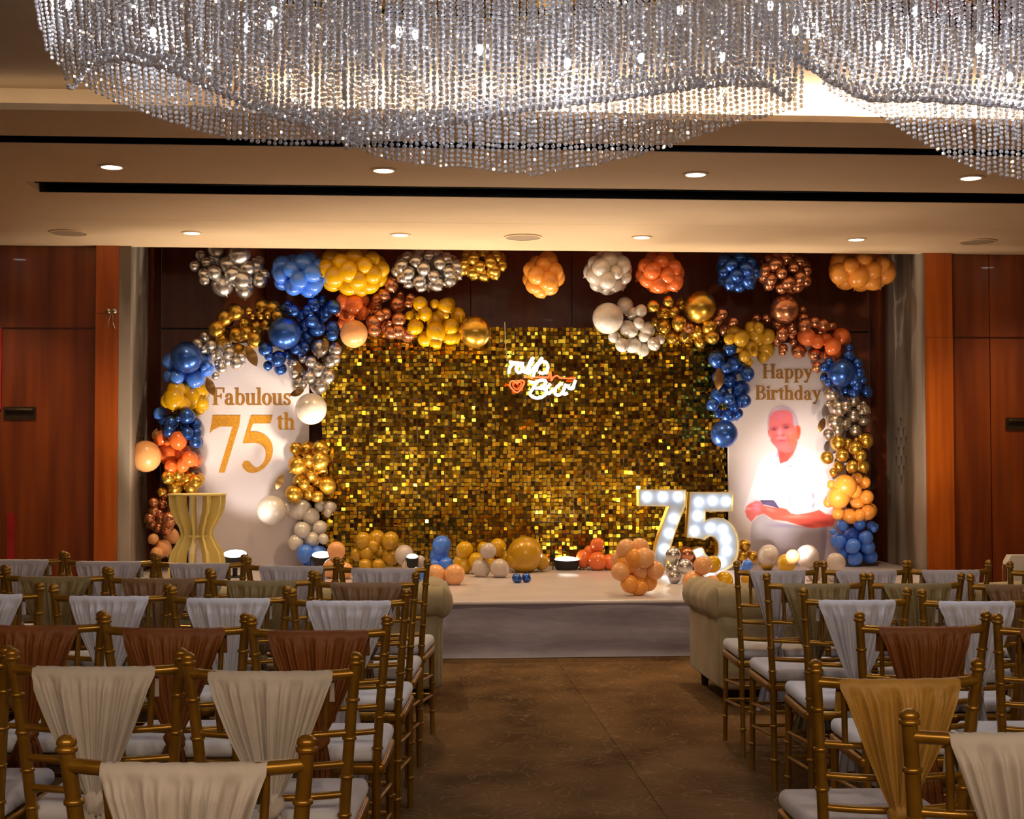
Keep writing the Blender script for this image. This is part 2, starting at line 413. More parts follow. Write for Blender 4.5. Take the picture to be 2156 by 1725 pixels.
for x, w in ((-2.74, 'left end'), (0.90, 'middle'), (4.71, 'right end')):
    t = empty('ceiling_speaker', (x, 11.55, ZS), label='flat round ceiling speaker grille at the %s of the soffit' % w, cat='speaker', group='round ceiling speakers')
    MB().lathe([(0.155, 0), (0.155, -0.008), (0.140, -0.012), (0.138, 0)], 36, caps=False).build('rim', M['soffit'], t, 60)
    MB().lathe([(0.138, -0.001), (0.138, -0.009), (0.001, -0.011)], 36).build('grille', M['grille'], t, 60)

# door plates, red strips, remains of balloons on the pilaster
for px0, px1, py0, py1, lab in ((8, 75, 857, 883, 'dark bronze door plate on the left wood wall'), (2117, 2186, 880, 905, 'dark bronze door plate on the right wood wall')):
    a, b = P(px0, py0, YW), P(px1, py1, YW)
    t = empty('door_plate', (a.x, YW, b.z), label=lab, cat='door plate')
    w, h = b.x - a.x, a.z - b.z
    MB().box(0, w, -0.012, 0, 0, h).build('plate', mat('bronze_plate', sp('3c2c1c'), 0.4, 0.5), t)
    MB().rbox(w * .06, w * .94, -0.03, -0.012, h * .55, h * .85, 0.008).build('pull', mat('bronze_pull', sp('332416'), 0.35, 0.6), t, 60)
red = mat('red_fabric_strip', sp('a01010'), 0.6)
for px0, px1, py0, py1, lab in ((-16, 3, 690, 862, 'long red strip on the wood wall at the picture edge'), (16, 30, 1080, 1260, 'narrow red strip low on the left wood wall')):
    a, b = P(px0, py0, YW), P(px1, py1, YW)
    m_ = MB()
    zs = np.linspace(b.z, a.z, 8)
    m_.rings([[(a.x, YW - .012 - .006 * math.sin(k), z), (b.x, YW - .012 + .004 * math.sin(k * 1.7), z), (b.x, YW - .002, z), (a.x, YW - .002, z)] for k, z in enumerate(zs)])
    tag(m_.build('red_strip', red), lab, 'strip')

# ------------------------------------------------------------------ stage
SX0, SX1, SY0, SZ = -2.36, 4.47, 9.95, 0.40
stg = empty('stage', ((SX0 + SX1) / 2, SY0, 0), label='low stage with glossy white top and grey cloth front', cat='stage')
ox = (SX0 + SX1) / 2
MB().rbox(SX0 - ox, SX1 - ox, 0, YA - SY0 - 0.02, SZ - 0.03, SZ, 0.012).build('stage_top', M['stagetop'], stg, 60)
sk = MB(); nx = 160; rows_ = []
for k in range(15):
    z = 0.004 + (SZ - 0.035) * k / 14; r = []
    for i in range(nx + 1):
        x = SX0 + (SX1 - SX0) * i / nx - ox
        y = 0.012 + 0.004 * math.sin(3.1 * x + 9 * z) + 0.0035 * math.sin(7.3 * x - 14 * z + 1) + 0.003 * math.sin(1.3 * x + 31 * z)
        y -= 0.014 * max(0, 1 - z / 0.03)
        r.append((x, y, z))
    rows_.append(r)
for r in rows_:
    r.append((r[-1][0], 0.05, r[-1][2])); r.insert(0, (r[0][0], 0.05, r[0][2]))
sk.rings(rows_, caps=False, closed=False).build('skirt', M['skirt'], stg, 180)
MB().box(SX0 - ox + .02, SX1 - ox - .02, 0.06, YA - SY0 - 0.03, 0, SZ - 0.03).build('stage_frame', M['blackmatte'], stg)

# ------------------------------------------------------------------ serif letters, each a list of (x, z) polygons; cap height 1
def R4(x0, x1, z0, z1): return [(x0, z0), (x1, z0), (x1, z1), (x0, z1)]


def band(cx, cz, rx, rz, tx, tz, a0, a1, n=18):
    o, i = [], []
    for k in range(n + 1):
        a = math.radians(a0 + (a1 - a0) * k / n)
        o.append((cx + rx * math.cos(a), cz + rz * math.sin(a))); i.append((cx + (rx - tx) * math.cos(a), cz + (rz - tz) * math.sin(a)))
    return o + i[::-1]


sw, sh, tn = 0.17, 0.055, 0.06
def serif(x0, x1, z, top=False): return R4(x0 - 0.07, x1 + 0.07, z - sh, z) if top else R4(x0 - 0.07, x1 + 0.07, z, z + sh)


def glyph(c):
    g = []
    if c == 'F':
        g = [R4(.08, .25, 0, 1), serif(.08, .25, 0), R4(.01, .68, .93, 1), R4(.61, .68, .72, 1), R4(.25, .52, .47, .54), R4(.47, .53, .37, .64)]; w = .70
    elif c == 'H':
        g = [R4(.08, .25, 0, 1), R4(.62, .79, 0, 1), R4(.25, .62, .47, .54), serif(.08, .25, 0), serif(.62, .79, 0), serif(.08, .25, 1, 1), serif(.62, .79, 1, 1)]; w = .88
    elif c == 'B':
        g = [R4(.08, .25, 0, 1), R4(.01, .40, 0, .06), R4(.01, .38, .94, 1), R4(.2, .4, .49, .55), band(.38, .765, .26, .235, .15, .06, -90, 90), band(.40, .275, .31, .275, .17, .06, -90, 90)]; w = .75
    elif c == 'a':
        g = [R4(.33, .48, .06, .48), band(.27, .46, .21, .21, .15, .06, 0, 150), band(.08 + .05, .50, .075, .075, .07, .07, 0, 360), band(.25, .18, .22, .20, .15, .06, 60, 330), R4(.30, .40, .34, .40), band(.55, .1, .07, .1, .02, .05, 180, 300), R4(.40, .58, 0, .05)]; w = .60
    elif c == 'b':
        g = [R4(.07, .22, .02, 1), R4(0, .2, .945, 1), band(.33, .33, .27, .35, .15, .06, -150, 150)]; w = .63
    elif c == 'd':
        g = [R4(.40, .55, .0, 1), R4(.32, .5, .945, 1), band(.30, .33, .27, .35, .15, .06, 30, 330), R4(.5, .63, 0, .055)]; w = .66
    elif c == 'p':
        g = [R4(.08, .23, -.3, .67), R4(0, .2, .615, .67), serif(.08, .23, -.3), band(.34, .33, .27, .35, .15, .06, -150, 150)]; w = .65
    elif c == 'o':
        g = [band(.30, .335, .28, .35, .16, .055, 0, 360, 30)]; w = .60
    elif c == 'u':
        g = [R4(.07, .22, .2, .67), R4(0, .2, .615, .67), band(.235, .2, .165, .21, .15, .1, 180, 300), R4(.40, .55, 0, .67), R4(.33, .5, .615, .67), R4(.5, .63, 0, .055), R4(.25, .42, .0, .06)]; w = .66
    elif c == 'l':
        g = [R4(.08, .23, 0, 1), R4(.01, .2, .945, 1), serif(.08, .23, 0)]; w = .32
    elif c == 'i':
        g = [R4(.08, .23, 0, .67), R4(.01, .2, .615, .67), serif(.08, .23, 0), band(.155, .87, .095, .095, .09, .09, 0, 360)]; w = .32
    elif c == 's':
        g = [band(.24, .50, .19, .18, .12, .07, 20, 270), band(.24, .175, .21, .19, .13, .07, -160, 90), R4(.37, .42, .46, .66), R4(.03, .08, .02, .2), R4(.2, .28, .3, .40)]; w = .50
    elif c == 't':
        g = [R4(.11, .26, .12, .80), R4(.01, .38, .61, .67), [(.02, .67), (.26, .67), (.26, .84)], band(.25, .13, .14, .135, .1, .07, 180, 320)]; w = .42
    elif c == 'h':
        g = [R4(.07, .22, 0, 1), R4(0, .2, .945, 1), serif(.07, .22, 0), R4(.42, .57, 0, .45), serif(.42, .57, 0), band(.365, .44, .205, .24, .15, .09, 0, 150)]; w = .68
    elif c == 'r':
        g = [R4(.07, .22, 0, .67), R4(0, .2, .615, .67), serif(.07, .22, 0), band(.37, .42, .19, .25, .09, .08, 70, 165), band(.43, .57, .085, .085, .08, .08, 0, 360)]; w = .53
    elif c == 'y':
        g = [[(.05, .64), (.23, .64), (.42, .14), (.33, -.02)], [(.50, .64), (.57, .64), (.30, -.12), (.22, -.12)], R4(-.02, .28, .615, .67), R4(.43, .62, .615, .67), band(.16, -.17, .13, .13, .09, .09, 180, 370)]; w = .62
    return g, w


def word(text, px0, px1, pybase, pycap, Y, m, parent, name, depth=0.003):
    tot = sum(glyph(c)[1] for c in text)
    a, b = P(px0, pybase, Y), P(px1, pybase, Y); top = P(px0, pycap, Y)
    h = top.z - a.z; kx = (b.x - a.x) / tot; x = 0
    for c in text:
        g, w = glyph(c); mb = MB()
        for k, poly in enumerate(g):
            e = 0.00012 * k
            for o_ in ((0.0, 0.035) if depth == 0.003 else (0.0,)): mb.prism([(a.x + (x + o_ + q[0]) * kx - parent.location.x, a.z + q[1] * h - parent.location.z) for q in poly], Y - depth - e - o_ * .001 - parent.location.y, Y - parent.location.y)
        mb.build(name, m, parent); x += w


# ------------------------------------------------------------------ arch-topped boards
YP = 12.95
def board(px0, px1, pytop, name, label):
    xl, xr = P(px0, 1000, YP).x, P(px1, 1000, YP).x; zt = P((px0 + px1) / 2, pytop, YP).z
    t = empty(name, ((xl + xr) / 2, YP, SZ), label=label, cat='backdrop board')
    w = (xr - xl) / 2; hh = zt - SZ; sp_ = hh - w * 0.75
    poly = [(-w, 0), (w, 0)] + [(w * math.cos(a), sp_ + w * 0.75 * math.sin(a)) for a in np.linspace(0, math.pi, 33)]
    MB().prism(poly, 0.0, 0.035).build('board', M['panelwhite'], t)
    MB().box(-w + .05, -w + .09, .035, .5, 0, .04).box(w - .09, w - .05, .035, .5, 0, .04).box(-w + .05, -w + .09, .035, .07, 0, hh * .6).box(w - .09, w - .05, .035, .07, 0, hh * .6).build('stand', M['blackmatte'], t)
    return t


bl = board(398, 650, 722, 'arch_board', 'white arched board printed Fabulous 75th at the left of the stage')
br = board(1534, 1782, 722, 'arch_board', 'white arched board printed Happy Birthday with an elderly man portrait')
word('Fabulous', 447, 613, 853, 817, YP, M['browngold'], bl, 'letter')
word('th', 582, 621, 905, 869, YP, M['goldprint'], bl, 'letter')
word('Happy', 1605, 1710, 797, 767, YP, M['browngold'], br, 'letter')
word('Birthday', 1590, 1728, 842, 812, YP, M['browngold'], br, 'letter')
z6 = lambda p: (240 + p[0] / 4.146, 860 + p[1] / 4.146)
d7 = [(862, 60), (1105, 60), (1094, 150), (980, 520), (965, 562), (915, 562), (925, 520), (1035, 160), (930, 158), (870, 185), (835, 218), (848, 140)]
d5 = [(1195, 60), (1385, 60), (1365, 132), (1215, 132), (1188, 200), (1260, 206), (1330, 240), (1375, 300), (1387, 370), (1367, 450), (1310, 522), (1240, 560), (1180, 561), (1130, 525), (1120, 490), (1142, 460), (1180, 466), (1210, 500), (1250, 518), (1298, 480), (1322, 420), (1317, 355), (1280, 315), (1230, 302), (1122, 306)]
d5 = d5[:4] + smooth_path(d5[4:24], 4) + d5[24:]
for poly in (d7, d5):
    q = [P(*z6(p), YP) for p in poly]
    MB().prism([(v.x - bl.location.x, v.z - bl.location.z) for v in q], -0.0035, 0).build('numeral', M['goldprint'], bl)

# ------------------------------------------------------------------ the printed portrait (flat print on the right board)
def portrait():
    x0, x1, y0, y1 = 1556, 1766, 846, 1190
    gx, gy = np.meshgrid(np.arange(x0, x1 + 1, 1.0), np.arange(y0, y1 + 1, 1.0))
    h, w = gx.shape
    col = np.zeros((h, w, 3)); col[:] = sp('d5cbcf'); al = np.zeros((h, w))

    def sdf(pts):
        d = np.full((h, w), 1e9); ins = np.zeros((h, w), bool); n = len(pts)
        for i in range(n):
            (ax, ay), (bx, by) = pts[i], pts[(i + 1) % n]
            ex, ey = bx - ax, by - ay; L = ex * ex + ey * ey + 1e-9
            t = np.clip(((gx - ax) * ex + (gy - ay) * ey) / L, 0, 1)
            d = np.minimum(d, np.hypot(gx - ax - t * ex, gy - ay - t * ey))
            c = (ay > gy) != (by > gy)
            ins ^= c & (gx < ex * (gy - ay) / (ey if abs(ey) > 1e-9 else 1e-9) + ax)
        return np.where(ins, -d, d)

    def blend(a, c):
        nonlocal col
        col = col * (1 - a[..., None]) + np.array(sp(c) if isinstance(c, str) else c) * a[..., None]

    def poly(pts, c, soft=1.0, body=True):
        a = np.clip(0.5 - sdf(pts) / (2 * soft), 0, 1); blend(a, c)
        if body: np.maximum(al, a, out=al)

    def blob(cx, cy, rx, ry, c, k=1.0, rot=0.0):
        dx, dy = gx - cx, gy - cy; cr, sr = math.cos(rot), math.sin(rot)
        u, v = (dx * cr + dy * sr) / rx, (-dx * sr + dy * cr) / ry
        blend(k * np.exp(-(u * u + v * v)) * al, c)

    A = lambda L: [(1560 + p[0] / 7.84, 840 + p[1] / 7.84) for p in L]
    B = lambda L: [(1550 + p[0] / 8.983, 1000 + p[1] / 8.983) for p in L]
    a_ = lambda x, y: (1560 + x / 7.84, 840 + y / 7.84)
    b_ = lambda x, y: (1550 + x / 8.983, 1000 + y / 8.983)
    # trousers
    poly(B([(300, 900), (400, 790), (520, 740), (620, 820), (800, 890), (1250, 980), (1720, 980), (1705, 1300), (1640, 1780), (300, 1780), (268, 1100)]), 'aba5b2', 1.2)
    blob(*b_(430, 1000), 14, 16, 'c2bfca', .8); blob(*b_(1550, 1350), 20, 40, '8b7f90', .7); blob(*b_(950, 1500), 60, 18, '93889a', .6); blob(*b_(900, 960), 30, 5, '8f83a8', .8)
    # shirt
    poly(A([(590, 870), (470, 895), (350, 985), (290, 1090), (240, 1260), (150, 1520), (90, 1700), (40, 1830), (180, 1800), (420, 1870), (650, 1900), (900, 1960), (1200, 1960), (1330, 1880), (1420, 1900), (1520, 1820), (1490, 1560), (1430, 1300), (1340, 1050), (1210, 880), (960, 750), (900, 830), (760, 1030), (650, 1060)]), 'e4e0ec', 1.2)
    blob(*a_(1050, 950), 22, 10, 'cfcbdb', .7, .4); blob(*a_(1250, 1150), 10, 22, 'd2cddc', .6); blob(*a_(420, 1000), 12, 10, 'd5d2e2', .6)
    blob(*a_(1190, 1600), 2.5, 9, '8c7fa4', .9, -.2); blob(*a_(1195, 1760), 2.5, 8, '7a6e96', .8, .35)
    poly(A([(785, 1545), (803, 1545), (830, 1800), (815, 1800)]), 'a9a5b4', .8, False)
    # neck and open collar
    poly(A([(600, 800), (930, 720), (900, 850), (770, 1030), (645, 1075), (615, 940)]), 'cf4a44', 1.2)
    blob(*a_(690, 890), 4, 12, 'a83030', .7); blob(*a_(820, 900), 6, 14, 'd9543c', .6)
    poly(A([(930, 745), (985, 770), (930, 1000), (880, 1165), (760, 1060), (860, 930)]), 'ece9f4', 1.0)
    poly(A([(600, 870), (620, 950), (640, 1070), (620, 1130), (525, 1110), (560, 960)]), 'dcd9ee', 1.0)
    blob(*a_(590, 1100), 5, 3, 'a9a4cc', .9, .5); blob(*a_(820, 1110), 9, 2.5, '9c97b8', .9, .55); blob(*a_(600, 920), 2.2, 9, '7d70b0', .8); blob(*a_(860, 930), 2.5, 14, '6d5a78', .55, .5)
    # head: hair, face, ears
    poly(A([(445, 560), (436, 400), (452, 270), (500, 175), (580, 118), (680, 100), (780, 128), (865, 195), (925, 300), (950, 440), (940, 560), (860, 600), (500, 600)]), 'b3a0b8', 1.4)
    blob(*a_(560, 170), 14, 8, 'c6b8cc', .8, -.5); blob(*a_(900, 330), 6, 16, 'bfb0c8', .8)
    poly(A([(905, 450), (950, 435), (985, 470), (988, 560), (965, 650), (930, 690), (905, 620)]), 'd96038', 1.2); blob(*a_(945, 520), 3, 8, 'a93c2c', .8)
    poly(A([(440, 520), (470, 520), (480, 640), (455, 610)]), 'c4604c', 1.0)
    poly(A([(472, 560), (462, 430), (476, 300), (540, 215), (640, 188), (760, 188), (835, 225), (858, 320), (866, 430), (915, 500), (925, 640), (935, 720), (905, 830), (830, 880), (720, 890), (620, 850), (560, 780), (495, 700)]), 'dc6a70', 1.5)
    blob(*a_(640, 270), 18, 9, 'dd7590', .8); blob(*a_(850, 660), 9, 22, 'f26a45', .85); blob(*a_(520, 680), 7, 14, 'd65a52', .8); blob(*a_(800, 560), 8, 8, 'ee8884', .6)
    blob(*a_(550, 497), 8.5, 4.2, '9a3040', .9, -.1); blob(*a_(745, 462), 9.5, 4.5, '96303c', .9, -.1)
    blob(*a_(548, 505), 3.2, 1.8, '4c1820', .9); blob(*a_(750, 478), 3.4, 1.8, '4c1820', .9)
    blob(*a_(560, 455), 8, 2, 'b5566a', .8, -.2); blob(*a_(740, 422), 10, 2.2, 'a84a5c', .8, -.12)
    blob(*a_(640, 550), 4.5, 9, 'f092a4', .8, .1); blob(*a_(600, 612), 3, 2.4, 'b23c4c', .8); blob(*a_(690, 606), 5, 2.4, 'b23c4c', .85, -.35)
    blob(*a_(670, 645), 12, 3.2, 'ee8894', .7); blob(*a_(675, 690), 11, 1.8, 'a23646', .95, -.05); blob(*a_(680, 715), 9, 2, 'd65a6c', .8); blob(*a_(700, 790), 10, 5, 'ef7478', .6)
    blob(*a_(560, 640), 2.5, 6, 'c44c54', .6, .3); blob(*a_(785, 660), 2.5, 8, 'd05048', .6, -.3)
    # forearms and hands, phone
    poly(B([(170, 690), (190, 600), (255, 545), (370, 490), (450, 500), (520, 575), (700, 615), (850, 620), (950, 645), (1040, 730), (1150, 752), (1400, 712), (1570, 660), (1690, 740), (1835, 760), (1880, 850), (1840, 960), (1700, 990), (1430, 1012), (1250, 972), (950, 880), (700, 850), (620, 800), (520, 740), (380, 780), (290, 890), (200, 800)]), 'e25a4a', 1.2)
    blob(*b_(1600, 900), 24, 6, 'a82c10', .85); blob(*b_(1350, 960), 20, 4, '8c2418', .8); blob(*b_(1150, 790), 24, 4, 'ff9a84', .7); blob(*b_(380, 610), 9, 13, 'ff8aa8', .85); blob(*b_(250, 780), 7, 8, 'c86a72', .7); blob(*b_(240, 640), 6, 3, 'f4b0b0', .7)
    blob(*b_(650, 660), 10, 3, 'ff8c80', .8, .35); blob(*b_(520, 700), 6, 1.4, 'c4404c', .6, .4)
    for k in range(3): blob(*b_(330 + 8 * k, 600 + 70 * k), 7, .9, 'c8506c', .7, .15)
    poly(B([(446, 488), (470, 476), (700, 476), (735, 505), (815, 625), (780, 630), (640, 590), (500, 560)]), '4c3c68', 1.0)
    blob(*b_(620, 540), 14, 4, '64558a', .6)
    # mesh
    keep = al > 0.03
    Pts = np.zeros((h * w, 3)); fx, fy = gx.ravel(), gy.ravel()
    D = FWD[None] + ((fx - FW / 2) / FPX)[:, None] * RGT[None] - ((fy - FH / 2) / FPX)[:, None] * UPV[None]
    yy = YP - 0.0015; t = yy / D[:, 1]
    Pts = D * t[:, None]; Pts[:, 2] += CAMZ
    Pts -= np.array(br.location)[None]
    cellk = keep[:-1, :-1] | keep[1:, :-1] | keep[:-1, 1:] | keep[1:, 1:]
    ii = np.arange(h * w).reshape(h, w)
    F = np.stack([ii[:-1, :-1][cellk], ii[1:, :-1][cellk], ii[1:, 1:][cellk], ii[:-1, 1:][cellk]], 1)
    used = np.unique(F); remap = -np.ones(h * w, int); remap[used] = np.arange(len(used))
    me = bpy.data.meshes.new('portrait_print'); me.from_pydata(Pts[used].tolist(), [], remap[F].tolist()); me.update()
    ca = me.color_attributes.new('print', 'FLOAT_COLOR', 'POINT')
    rgba = np.ones((len(used), 4)); rgba[:, :3] = col.reshape(-1, 3)[used]
    ca.data.foreach_set('color', rgba.ravel().astype(np.float32))
    m = mat('portrait_ink', (1, 1, 1), 0.6); nt = m.node_tree
    vc = nt.nodes.new('ShaderNodeVertexColor'); vc.layer_name = 'print'
    nt.links.new(vc.outputs[0], nt.nodes['Principled BSDF'].inputs['Base Color'])
    me.materials.append(m)
    return mobj('portrait_print', me, br, label='printed photo of an elderly man in a white shirt holding a phone')


portrait()

# ------------------------------------------------------------------ gold shimmer wall
YG = 13.05
gx0, gx1, gz0, gz1 = P(678, 1000, YG).x, P(1540, 1000, YG).x, SZ, P(1150, 690, YG).z
gw = empty('shimmer_wall', ((gx0 + gx1) / 2, YG, SZ), label='gold sequin shimmer wall across the middle of the stage', cat='backdrop')
seq_m = mat('gold_sequin', (0.58, 0.37, 0.025), 0.13, 1.0, col2=(0.46, 0.28, 0.016), nscale=30)
back_m = mat('gold_backing', (0.05, 0.028, 0.004), 0.5)
NC, NR = 7, 4; pw, ph = (gx1 - gx0) / NC, (gz1 - gz0) / NR; cx = (gx0 + gx1) / 2
for c in range(NC):
    for r in range(NR):
        xa, za = gx0 + c * pw - cx, r * ph
        p_ = MB().box(xa + .004, xa + pw - .004, 0.0, 0.012, za + .003, za + ph - .003).build('shimmer_panel', back_m, gw)
        n1, n2 = 15, 15; q = MB(); s_ = pw / n1 * 0.46
        for i in range(n1):
            for j in range(n2):
                ccx, ccz = xa + (i + .5 + random.uniform(-.16, .16)) * pw / n1, za + (j + .5 + random.uniform(-.16, .16)) * ph / n2
                ax, az = random.gauss(-0.06, 0.09) + 0.09 * math.sin(9.1 * za + 1.3 * ccx) + .05 * math.sin(23 * ccz), random.gauss(0, 0.12) + .05 * math.sin(5 * ccx)
                if random.random() < .14: ax, az = random.gauss(0.05, 0.4), random.gauss(0, 0.4)
                y = -0.012 - random.random() * .004
                # tilted square: y offset = ax*dz + az*dx
                sx = s_ * random.uniform(.8, 1.15); sz = s_ * random.uniform(.8, 1.15)
                q.add([(ccx + dx * sx, y + ax * dz * sz + az * dx * sx, ccz + dz * sz) for dx, dz in ((-1, -1), (1, -1), (1, 1), (-1, 1))], [(0, 1, 2, 3)])
        me = bpy.data.meshes.new('sequins'); me.from_pydata(q.v, [], q.f); me.update(); me.materials.append(seq_m)
        mobj('sequins', me, p_, kind='stuff')
MB().box(gx0 - cx, gx1 - cx, .02, .05, gz1 - SZ - .04, gz1 - SZ).box(gx0 - cx, gx0 - cx + .04, .02, .05, 0, gz1 - SZ).box(gx1 - cx - .04, gx1 - cx, .02, .05, 0, gz1 - SZ).box(gx0 - cx, gx1 - cx, .02, .4, 0, .03).build('frame', M['blackmatte'], gw)

# ------------------------------------------------------------------ neon sign hung in front of the shimmer wall
YN = 12.97
z1_ = lambda x, y: P(1040 + x / 10.78, 730 + y / 10.78, YN)
ns = empty('neon_sign', z1_(1050, 1200), label='white cursive neon sign with red heart on the gold shimmer wall', cat='neon sign')
nw = emis('neon_white', (0.86, 0.92, 1.0), 3.2); nr = emis('neon_red', (1.0, 0.10, 0.03), 2.2)


def neon(pts, m, nm, rad=0.0135):
    q = [z1_(*p) - ns.location for p in smooth_path(pts)]
    MB().tube(q, rad, 8).build(nm, m, ns, 180)


for s in ([(345, 350), (470, 365), (680, 385)], [(500, 370), (400, 430), (345, 520), (340, 610)],
          [(640, 440), (560, 430), (505, 500), (540, 580), (620, 560), (665, 450), (670, 560), (720, 590)],
          [(720, 590), (800, 480), (880, 290), (870, 270), (800, 400), (750, 570), (800, 610), (860, 540)],
          [(860, 540), (960, 420), (1080, 290), (1070, 280), (960, 470), (900, 640), (895, 690)],
          [(960, 560), (990, 440), (1080, 350), (1180, 360), (1220, 460), (1190, 570), (1090, 610), (1020, 570)]):
    neon(s, nw, 'white_tube')
for s in ([(800, 790), (920, 815), (1080, 760), (1170, 780), (1150, 870), (1020, 940), (930, 940)], [(960, 820), (900, 930), (830, 1040), (840, 1110), (950, 1165), (1080, 1150), (1190, 1060), (1160, 970), (1040, 950)],
          [(1290, 850), (1200, 940), (1190, 1040), (1260, 1060), (1330, 980), (1400, 960)], [(1560, 830), (1440, 900), (1380, 1010), (1410, 1090), (1500, 1090), (1580, 990), (1640, 850), (1570, 1020), (1600, 1080), (1670, 1050)],
          [(1690, 860), (1700, 940), (1790, 950), (1820, 850), (1850, 760), (1800, 900), (1740, 950)]):
    neon(s, nw, 'white_tube')
neon([(690, 700), (900, 695), (1180, 695), (1230, 700), (1285, 570), (1300, 770), (1350, 700), (1430, 660), (1510, 705), (1700, 725), (1860, 715)], nr, 'red_pulse_tube', 0.007)
for k in (1.0, 0.6):
    neon([(530 + k * dx, 890 + k * dy) for dx, dy in ((0, -60), (-70, -110), (-150, -90), (-165, 0), (-100, 90), (0, 150), (90, 60), (150, -40), (140, -110), (60, -120), (0, -60))], nr, 'red_heart_tube', 0.007 if k == 1 else .004)
w0 = z1_(300, 330) - ns.location
MB().tube([(w0.x, 0.01, w0.z), (w0.x - .015, .015, w0.z + .15), (w0.x - .02, .02, w0.z + .36)], 0.004, 6).build('cable', mat('clear_cable', sp('c8b890'), .4), ns)

# ------------------------------------------------------------------ marquee numbers
YM = 12.45
zm = lambda p: (1330 + p[0] / 8.216, 1010 + p[1] / 8.216)
m7 = [(130, 188), (915, 195), (915, 430), (845, 600), (720, 940), (620, 1260), (560, 1520), (385, 1520), (400, 1300), (430, 1130), (540, 780), (655, 450), (130, 440)]
m5 = [(1012, 235), (1745, 235), (1730, 535), (1252, 540), (1250, 735), (1340, 690), (1480, 675), (1620, 710), (1735, 810), (1812, 970), (1832, 1150), (1805, 1340), (1725, 1480), (1600, 1555), (1450, 1565), (1290, 1520), (1150, 1420), (1050, 1225), (1195, 1180), (1255, 1290), (1340, 1365), (1430, 1375), (1490, 1290), (1500, 1150), (1470, 1045), (1400, 975), (1330, 970), (1240, 1030), (1200, 1010), (960, 985)]
m5 = m5[:4] + smooth_path(m5[4:17], 4) + smooth_path(m5[17:18] + m5[18:28], 3) + m5[28:]
b7 = [(270, 300), (545, 300), (810, 300), (735, 675), (655, 930), (570, 1205)]
b5 = [(1170, 390), (1410, 370), (1640, 380), (1150, 630), (1095, 890), (1370, 835), (1585, 865), (1640, 1040), (1655, 1235), (1140, 1265), (1560, 1430), (1350, 1450)]
m_face = mat('white_sign_face', sp('b9c8e4'), 0.5)
m_side = mat('gold_sign_side', (0.85, 0.55, 0.10), 0.35, 0.3)
m_rim = mat('white_sign_rim', sp('e8e4dc'), 0.5)
m_mb = emis('marquee_bulb', (0.92, 0.97, 1.0), 3.6, True)
for nm, poly, bulbs, lab in (('marquee_number', m7, b7, 'lit white marquee numeral seven with round bulbs'), ('marquee_number', m5, b5, 'lit white marquee numeral five with round bulbs')):
    Q = [P(*zm(p), YM) for p in poly]
    xm = sum(v.x for v in Q) / len(Q); zb = min(v.z for v in Q)
    t = empty(nm, (xm, YM, SZ), label=lab, cat='marquee numeral', group='lit numerals 75')
    pp = [(v.x - xm, v.z - SZ - max(0, (zb - SZ)) * (v.z < zb + .01)) for v in Q]
    MB().prism(pp, 0.02, 0.03).build('face', m_face, t)
    n = len(pp); cw = MB(); area = sum(pp[i][0] * pp[(i + 1) % n][1] - pp[(i + 1) % n][0] * pp[i][1] for i in range(n))
    out = []
    for i in range(n):
        (ax, az), (bx, bz), (ex, ez) = pp[i - 1], pp[i], pp[(i + 1) % n]
        n1 = Vector((bz - az, ax - bx)).normalized(); n2 = Vector((ez - bz, bx - ex)).normalized(); nn = (n1 + n2); nn.normalize()
        k = (1 if area > 0 else -1) / max(.5, nn.dot(n1)); out.append((bx + nn.x * k * .009, bz + nn.y * k * .009))
    side = MB(); rim = MB()
    for i in range(n):
        j = (i + 1) % n
        side.add([(out[i][0], -0.035, out[i][1]), (out[j][0], -0.035, out[j][1]), (out[j][0], 0.10, out[j][1]), (out[i][0], 0.10, out[i][1]), (pp[i][0], -0.035, pp[i][1]), (pp[j][0], -0.035, pp[j][1]), (pp[j][0], 0.02, pp[j][1]), (pp[i][0], 0.02, pp[i][1])], [(0, 1, 2, 3), (4, 7, 6, 5)])
        rim.add([(out[i][0], -0.036, out[i][1]), (out[j][0], -0.036, out[j][1]), (pp[j][0], -0.036, pp[j][1]), (pp[i][0], -0.036, pp[i][1])], [(0, 1, 2, 3)])
    side.build('side_wall', m_side, t); rim.build('rim', m_rim, t)
    for b_ in bulbs:
        v = P(*zm(b_), YM)
        MB().lathe([(0.0005, -0.036), (0.018, -0.03), (0.033, -0.012), (0.037, 0.004), (0.030, 0.02)], 16).build('bulb', m_mb, t, 180, loc=(v.x - xm, 0.0, v.z - SZ)).rotation_euler = (-math.pi / 2, 0, 0)

# ------------------------------------------------------------------ balloons
def balloon_mesh(key):
    m = MB(); prof = []
    n = 14
    for i in range(1, n):
        a = math.pi * i / n
        z = -math.cos(a); r = math.sin(a)
        if z < 0: r *= 1 - 0.10 * (-z) ** 2; z *= 1.10
        prof.append((r, z))
    prof = [(0.09, -1.24), (0.10, -1.20), (0.05, -1.16), (0.07, -1.11)] + prof + [(0.004, 1.0)]
    m.lathe(prof, 20)
    return m.mesh('balloon', BC[key], 180)


BM = {k: balloon_mesh(k) for k in BC}
PXM = lambda Y: Y / FPX * 1.0       # metres per pixel at depth Y (close enough for a radius)


def balloon(par, key, px, py, r, Y, lab=False):
    v = P(px, py, Y); R = r * PXM(Y)
    o = mobj('balloon', BM[key], par, v - par.location, (random.uniform(-.9, .9), random.uniform(-.9, .9), random.uniform(0, 6.28)) if r < 25 else (random.uniform(.7, 1.3), random.uniform(-.3, .3), 0), (R, R, R * random.uniform(.99, 1.07)))
    o.location.z = max(o.location.z, SZ + R * 1.12 - par.location.z)
    o['label'] = ('large ' if r >= 25 else '') + BNAME[key] + ' balloon'
    return o


